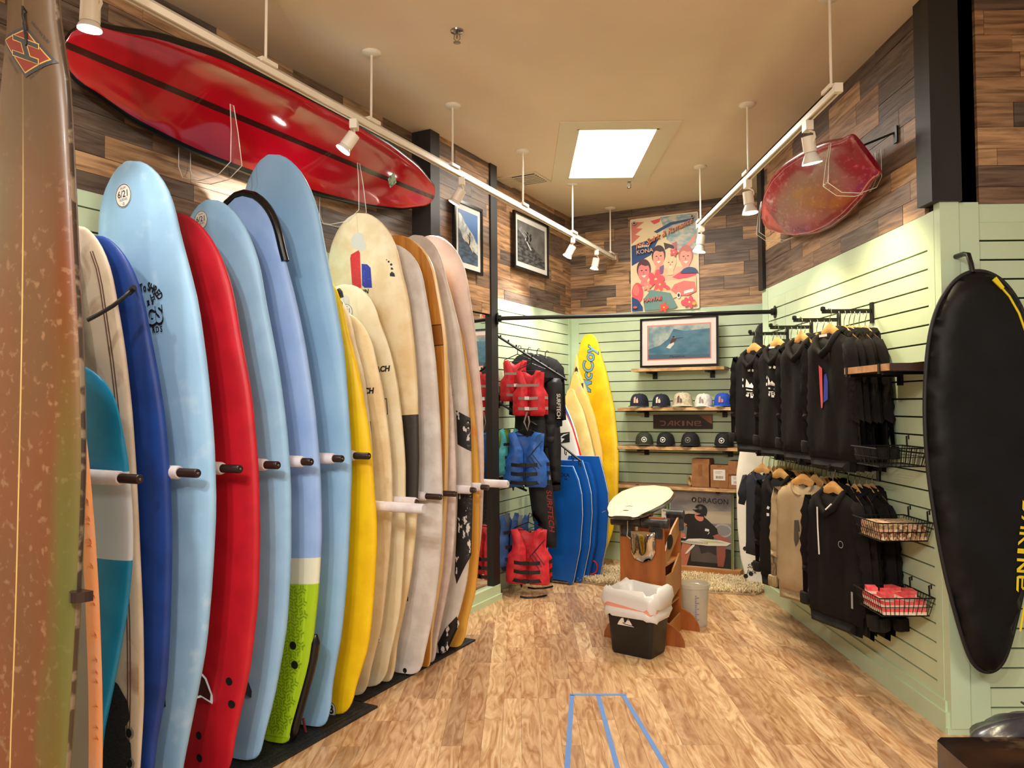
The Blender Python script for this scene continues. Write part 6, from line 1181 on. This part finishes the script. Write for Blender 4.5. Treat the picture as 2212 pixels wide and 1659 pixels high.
# upper row
F1, pr = hoodie('black hoodie with a ring of white marks, leftmost on the upper row beside the caps', M_fl, M_fl2, True, 11, .72); pr(crown_print(), WH); F1.matrix_world = gm(1.79, 5.82, 1.995, .42)
F2, pr = hoodie('black hoodie with white neck label and white arched print on the second upper rail', M_fl, M_fl2, True, 12, .72); pr(crown_print(), WH); F2.matrix_world = gm(1.80, 5.33, 1.995, .3)
q = MB(); q.box(-.03, .03, -.046, -.043, -.02, -.008); q.build('neck_label', M_lbl, F2)
F3, pr = hoodie('plain black hoodie at the front of the third upper rail', M_fl, M_fl2, True, 13, .72); F3.matrix_world = gm(1.80, 4.88, 1.995, .25)
F4, pr = hoodie('black hoodie with red and blue vertical print at the front of the nearest upper rail', M_fl, M_fl2, True, 14, .73); F4.matrix_world = gm(1.80, 4.43, 1.995, .22)
pr([poly([(-.055, -.43), (-.02, -.43), (-.01, -.40), (-.025, -.2), (-.06, -.18), (-.065, -.3)])], PK, 'red_print'); pr([poly([(.0, -.40), (.035, -.38), (.03, -.28), (.01, -.23), (-.005, -.24)])], mat('print_navyblue', (40, 54, 150), rough=.6), 'blue_print')
q = MB(); q.box(-.035, .035, -.046, -.043, -.02, -.006); q.build('neck_label', M_lbl, F4)
for (x, y, yaw, w) in ((1.79, 5.82, .42, 'front hoodie on the farthest upper rail'), (1.80, 5.33, .3, 'front hoodie on the second upper rail'), (1.80, 4.88, .15, 'front hoodie on the third upper rail'), (1.80, 4.43, .22, 'front hoodie with the red and blue print')): put_hanger(x, y, 2.0, yaw, 'light wooden hanger holding the ' + w)
back_items(5.85, 2.125, rng(1.85, 2.03, 3), 'plain black hoodie behind the ring print one on the farthest upper rail', 'black hoodies behind the front one, farthest upper rail', hl='packed wooden hanger from the front on the farthest upper rail')
back_items(5.37, 2.125, rng(1.84, 2.02, 4), 'plain black hoodie behind the arched print one on the second upper rail', 'black hoodies behind the front one, second upper rail', hl='packed wooden hanger from the front on the second upper rail')
back_items(4.91, 2.125, rng(1.84, 2.02, 4), 'plain black hoodie behind the front one on the third upper rail', 'black hoodies behind the front one, third upper rail', hl='packed wooden hanger from the front on the third upper rail')
back_items(4.45, 2.125, rng(1.84, 2.03, 6), 'plain black hoodie behind the red and blue print one above the shelf', 'black hoodies behind the front one, nearest upper rail', hl='packed wooden hanger from the front on the nearest upper rail')
# lower row
T1, pr = hoodie('navy T-shirt with a tall coral print at the front of the farthest lower rail', M_tee, M_tee, False, 15, .64, True, 'T-shirt', 't_shirt', th=.05); pr([poly([(-.02, -.40), (.045, -.40), (.05, -.34), (.04, -.14), (-.0, -.11), (-.02, -.16)])], PK); T1.matrix_world = gm(1.80, 5.70, 1.09, .35)
H2, pr = hoodie('black hoodie with a white ring print at the front of the second lower rail', M_fl, M_fl2, True, 16, .72); pr(crown_print(), WH); H2.matrix_world = gm(1.795, 5.30, 1.09, .38)
K3, pr = hoodie('khaki crew neck sweatshirt with a dark angular print, the only light one in front', M_kh, M_kh2, False, 17, .70, False, 'sweatshirt', 'sweatshirt'); K3.matrix_world = gm(1.79, 4.86, 1.09, .5)
pr([poly([(-.04, -.235), (-.005, -.23), (.005, -.3), (-.01, -.3), (.0, -.345), (-.025, -.40), (-.04, -.36)]), poly([(.01, -.225), (.075, -.24), (.09, -.41), (.02, -.39), (.03, -.33), (.015, -.3)])], mat('print_dark_brown', (74, 68, 58), rough=.7)); 
q = MB(); flat(q, ring(0, 0, .022, .005), lambda u, v: (.232 + u * .4, -.055, v - .32)); q.build('sleeve_patch', M_ink, K3)
H4, pr = hoodie('black hoodie with long white drawstring at the front of the nearest lower rail', M_fl, M_fl2, True, 18, .72); H4.matrix_world = gm(1.79, 4.40, 1.09, .32)
q = MB(); q.tube([(-.04, -.08, -.09), (-.045, -.075, -.2), (-.043, -.07, -.36)], .004, 6); q.tube([(.035, -.085, -.095), (.07, -.075, -.06)], .004, 6); q.build('drawstring', WH, H4)
q = MB(); flat(q, ring(.11, -.28, .02, .004), lambda u, v: (u, -.052, v)); flat(q, poly([(.19, -.52), (.205, -.52), (.205, -.61), (.19, -.61)]), lambda u, v: (u, -.06, v)); q.build('small_print', mat('print_grey', (150, 150, 148)), H4)
for (x, y, yaw, w) in ((1.80, 5.70, .35, 'navy coral print T-shirt'), (1.795, 5.30, .38, 'ring print hoodie on the lower row'), (1.79, 4.86, .5, 'khaki sweatshirt'), (1.79, 4.40, .32, 'hoodie with the white drawstring')): put_hanger(x, y, 1.095, yaw, 'light wooden hanger holding the ' + w)
back_items(5.72, 1.215, rng(1.84, 2.03, 6), 'dark T-shirt behind the coral print one on the farthest lower rail', 'dark T-shirts behind the coral print one', 'tee', hl='packed wooden hanger from the front on the farthest lower rail')
back_items(5.31, 1.215, rng(1.83, 2.035, 10), 'dark T-shirt behind the ring print hoodie on the second lower rail', 'dark T-shirts on the second lower rail', 'tee', hl='packed wooden hanger from the front on the second lower rail')
K3b = dup(K3, gm(1.865, 4.86, 1.09, .25), 'second khaki sweatshirt tucked right behind the front khaki one'); put_hanger(1.865, 4.86, 1.09, .25, 'light wooden hanger holding the second khaki sweatshirt')
back_items(4.87, 1.215, rng(1.90, 2.03, 5), 'dark hoodie behind the khaki sweatshirts on the third lower rail', 'dark hoodies behind the khaki sweatshirts', hl='packed wooden hanger from the front on the third lower rail')
back_items(4.41, 1.215, rng(1.86, 2.035, 5), 'plain black hoodie behind the drawstring one on the nearest lower rail', 'black hoodies behind the drawstring hoodie', hl='packed wooden hanger from the front on the nearest lower rail')
# shelf on the right wall
t = thing('wooden_shelf', 'wooden shelf on the right wall in front of the nearest upper hoodies', 'shelf', (WR, 3.93, 1.765)); q = MB(); q.box(-.29, -.001, -.27, .24, -.018, .018); q.build('board', mat('dark_shelf', (74, 48, 34), (56, 36, 26), scale=5, stretch=(1, 4, 1), rough=.35), t)
q = MB(); q.box(-.294, -.2901, -.265, .235, -.017, .017); q.build('pale_edge', mat('pale_edge', (196, 146, 102), (172, 120, 80), scale=6, stretch=(1, 4, 4), rough=.4), t)
for y in (-.17, .2): q = MB(); q.box(-.28, -.002, y - .008, y + .008, -.034, -.019); q.box(-.02, -.002, y - .018, y + .018, -.08, -.019); q.box(-.3, -.285, y - .01, y + .01, -.03, .02); q.build('bracket', M_blackmetal, t)
# wire baskets
def basket(label, z, y0=3.83, y1=4.12, x0=1.775, h=.092):
    t = thing('wire_basket', label, 'basket', (WR, (y0 + y1) / 2, z), 0, 'wire baskets on the right wall'); w = WR - x0; d = (y1 - y0) / 2; ins = .022
    T = [(-w, -d), (-.012, -d), (-.012, d), (-w, d)]; B = [(-w + ins, -d + ins), (-.03, -d + ins), (-.03, d - ins), (-w + ins, d - ins)]
    q = MB(); q.tube([(x, y, 0) for x, y in T], .0035, 6, closed=True); q.build('top_rim', M_blackmetal, t); q = MB(); q.tube([(x, y, -h) for x, y in B], .003, 6, closed=True); q.tube([(x * .5 + X * .5, y * .5 + Y * .5, -h / 2) for (x, y), (X, Y) in zip(T, B)], .002, 5, closed=True); q.build('lower_rings', M_blackmetal, t)
    for k in range(4):
        (ax, ay), (bx, by) = T[k], T[(k + 1) % 4]; (cx, cy), (ex, ey) = B[k], B[(k + 1) % 4]; n_ = 11 if k % 2 == 0 else 11
        for i in range(n_ + 1):
            s_ = i / n_; q = MB(); q.tube([(ax + (bx - ax) * s_, ay + (by - ay) * s_, 0), (cx + (ex - cx) * s_, cy + (ey - cy) * s_, -h)], .0016, 4); q.build('wire', M_blackmetal, t)
    for i in range(1, 11): s_ = i / 11; q = MB(); x = B[0][0] + (B[1][0] - B[0][0]) * s_; q.tube([(x, -d + ins, -h), (x, d - ins, -h)], .0016, 4); q.build('floor_wire', M_blackmetal, t)
    for y in (-d + .05, d - .05): q = MB(); q.tube([(-.012, y, 0), (-.014, y, .05), (-.002, y, .055), (-.002, y, .035)], .004, 6); q.build('wall_hook', M_blackmetal, t)
    return t
basket('empty black wire basket under the right wall shelf', 1.365); basket('black wire basket filled with small brown and cream packets', .995); basket('lowest black wire basket heaped with coral and white wax boxes', .625)
M_wxr = mat('wax_coral', (232, 70, 78), (240, 110, 104), scale=30, rough=.5); M_wxw = mat('wax_white', (236, 214, 190), rough=.6)
M_pkt = [mat('packet_%d' % i, c, c2, scale=60, lo=.45, hi=.55, rough=.5) for i, (c, c2) in enumerate((((206, 170, 130), (120, 70, 48)), ((228, 206, 166), (150, 96, 60)), ((130, 104, 84), (190, 160, 110)), ((214, 150, 130), (230, 210, 170))))]
def block(name, label, M, sz, mats, cat, grp):
    w, d, h = sz; t = thing(name, label, cat, group=grp, M=M); q = MB(); q.box(-w / 2, w / 2, -d / 2, d / 2, 0, h * .45); q.build('side_band', mats[1], t); q = MB(); q.box(-w / 2, w / 2, -d / 2, d / 2, h * .45, h); q.build('printed_top', mats[0], t); return t
wx = None; r = random.Random(2)
lab_w = 'coral topped white wax box in the heap of the lowest basket'; grp_w = 'wax boxes in the lowest basket'
for lay in range(3):
    for i in range(4):
        for j in range(3):
            if lay == 2 and (i + j) % 2: continue
            x = 1.83 + i * .054 + r.uniform(-.003, .003); y = 3.885 + j * .078 + r.uniform(-.004, .004); z = .538 + lay * .0335
            M = TR((x, y, z), r.uniform(-.08, .08) if lay < 2 else r.uniform(-.4, .4))
            lw_ = 'coral and white wax box, %s layer, %s row, %s, lowest basket' % (('bottom', 'middle', 'top')[lay], ('front', 'middle', 'back')[j], ('outermost', 'second from outside', 'second from the wall', 'next to the wall')[i])
            if wx is None: wx = block('wax_box', lw_, M, (.05, .07, .033), (M_wxr, M_wxw), 'wax box', grp_w)
            else: dup(wx, M, lw_)
px_ = {}; grp_p = 'packets in the middle basket'
for lay in range(2):
    for i in range(5):
        for j in range(3):
            x = 1.822 + i * .045 + r.uniform(-.002, .002); y = 3.885 + j * .078; z = .908 + lay * .038; k = r.randrange(4); M = TR((x, y, z), r.uniform(-.06, .06))
            lb = ('tan packet with brown print lying in the middle basket', 'cream packet lying in the middle basket', 'grey-brown packet lying in the middle basket', 'pinkish packet lying in the middle basket')[k]
            lb = lb.split(' lying')[0] + ', %s layer, %s row, %s' % (('bottom', 'top')[lay], ('front', 'middle', 'back')[j], ('outermost', 'second from outside', 'central', 'second from wall', 'next to wall')[i]) + ', middle basket'
            if k not in px_: px_[k] = block('wax_packet', lb, M, (.042, .072, .036), (M_pkt[k], M_pkt[(k + 1) % 4]), 'packet', ('tan', 'cream', 'grey-brown', 'pinkish')[k] + ' ' + grp_p)
            else: dup(px_[k], M, lb)
# ------------------------------------------------------------------ board bag
t = thing('board_bag', 'tall black padded surfboard bag with yellow zip and yellow DAKINE lettering', 'bag', (2.16, 3.60, .34), 0, None)
half_r = [(.0, 1.875), (.09, 1.845), (.16, 1.77), (.215, 1.66), (.25, 1.5), (.27, 1.25), (.265, 1.0), (.245, .8), (.20, .5), (.14, .25), (.09, .08), (.05, .02), (.0, .0)]
P = chaikin(half_r + [(-x * .98, z) for x, z in half_r[::-1][1:-1]], 2)[::-1]
v, f, hf = pillow(P, .12, .045, .07, .0, 3)
def bagy(u, z): h = hf(u, z); return h + .006 * math.sin(z * 16 + 2.2 * math.sin(u * 9)) * min(1, h / .05)
q = MB(); q.add([(x, (-(bagy(x, z)) if y < -1e-6 else y), z) for x, y, z in v], f); q.build('padded_cover', mat('bag_fabric', (11, 11, 12), (15, 15, 16), scale=8, rough=.55, bump=.3, bscale=24, spec=.25), t, 70)
q = MB(); q.tube([(x * 1.0, 0, z) for x, z in P], .010, 8, closed=True); q.build('piping', mat('bag_piping', (26, 24, 25), rough=.6), t, 60)
zp = [(.06, 1.80), (.11, 1.74), (.15, 1.66), (.19, 1.52), (.215, 1.3), (.225, 1.1), (.225, .9)]
M_yel = mat('zip_yellow', (232, 206, 30), rough=.5); q = MB(); q.tube([(x, -bagy(x, z) - .002, z) for x, z in zp], .0055, 6); q.build('zip', M_yel, t, 60)
q = MB(); v0 = Vector((.06, -bagy(.06, 1.8) - .006, 1.80)); q.prism([(-.008, -.03), (.008, -.03), (.012, .03), (-.012, .03)], -.004, .004, Matrix.Translation(v0) @ Matrix.Rotation(-.7, 4, 'Y')); q.build('zip_pull', M_yel, t)
q = MB(); ca, sa = math.cos(-math.pi / 2 - .1), math.sin(-math.pi / 2 - .1)
def fnb(u, v): x = .145 + u * ca - v * sa; z = .60 + u * sa + v * ca; return (x, -bagy(x, z) - .004, z)
dakine(q, .42, .055, fnb, .2); q.build('lettering', M_yel, t)
q = MB(); P2 = [(.175, .44), (.17, .36), (.15, .27), (.135, .2)]; q.tube([(x, -bagy(x, z) - .004, z) for x, z in P2], .005, 6); q.build('lower_zip', M_yel, t, 60); q = MB(); q.box(.175, .2, -.07, -.058, .38, .41); q.build('orange_tag', mat('orange_tag', (236, 150, 50)), t)
q = MB(); q.tube([(-.03, -.01, 1.86), (-.03, .0, 1.9), (-.03, .02, 1.95), (-.03, .06, 1.96), (-.03, .13, 1.96)], .012, 8); q.box(-.045, -.015, .135, .155, 1.93, 2.0); q.build('hanging_loop', M_blackpl, t, 60)
# ------------------------------------------------------------------ table corner and rubbish bag
t = thing('table', 'dark glossy thick-topped wooden table whose corner pokes in at lower right', 'table', (1.9, 1.35, 0))
M_tb = mat('glossy_walnut', (30, 20, 14), (62, 38, 22), scale=3, stretch=(1, 2.6, 1), lo=.4, hi=.7, rough=.12, coat=.7, c3=(104, 84, 62), scale3=7)
q = MB(); q.prism([(-.86, .60), (-.84, .62), (.8, .62), (.8, -.7), (-.92, -.7), (-.93, -.68)], .655, .75, frame((0, 0, 0), (1, 0, 0), (0, 0, 1), (0, 1, 0))); q.build('top', M_tb, t, 30)
for x, y in ((-.7, .45), (.65, .45), (-.75, -.55), (.65, -.55)): q = MB(); q.box(x - .04, x + .04, y - .04, y + .04, 0, .655); q.build('leg', M_tb, t)
t = thing('orange_leaflet', 'bright orange sheet lying on the dark table', 'paper', (1.42, 1.88, .7505)); q = MB(); q.box(-.13, .2, -.12, .08, 0, .002); q.build('sheet', mat('orange_paper', (240, 110, 30), rough=.6), t)
t = thing('rubbish_bag', 'tied grey-black plastic rubbish bag on the floor behind the dark table', 'rubbish bag', (2.15, 3.2, 0)); r = random.Random(6); v = []; nu, nv_ = 48, 20
for j in range(nv_ + 1):
    s_ = j / nv_; z = .30 * s_; rad = .27 * (math.sin(min(1, s_ * 1.6 + .25) * math.pi / 2)) if s_ < .55 else .27 * max(.05, math.cos((s_ - .55) / .45 * math.pi / 2)) ** .9
    for i in range(nu):
        a = 2 * math.pi * i / nu; k = 1 + (.02 + .12 * max(0, s_ - .4)) * math.sin(a * 11 + 1.3 * math.sin(a * 3)) + .02 * math.sin(a * 23 + s_ * 4); v.append((rad * k * math.cos(a), rad * k * math.sin(a), z + .012 * math.sin(a * 5)))
f = [(j * nu + i, j * nu + (i + 1) % nu, (j + 1) * nu + (i + 1) % nu, (j + 1) * nu + i) for j in range(nv_) for i in range(nu)]; q = MB(); q.add(v, f + [tuple(range(nu))[::-1], tuple(nv_ * nu + i for i in range(nu))])
q.build('sack', mat('grey_film', (58, 58, 64), (70, 70, 76), scale=9, rough=.25, bump=.4, bscale=18, spec=.7), t, 70)
q = MB()
for k in range(9):
    a = k * .7; q.tube([(0, 0, .29), (.03 * math.cos(a), .03 * math.sin(a), .32), (.07 * math.cos(a) - .02, .05 * math.sin(a), .345 + .01 * math.sin(k * 2.))], [.012, .012, .004], 6)
q.build('tied_neck', MATS['grey_film'], t, 70)
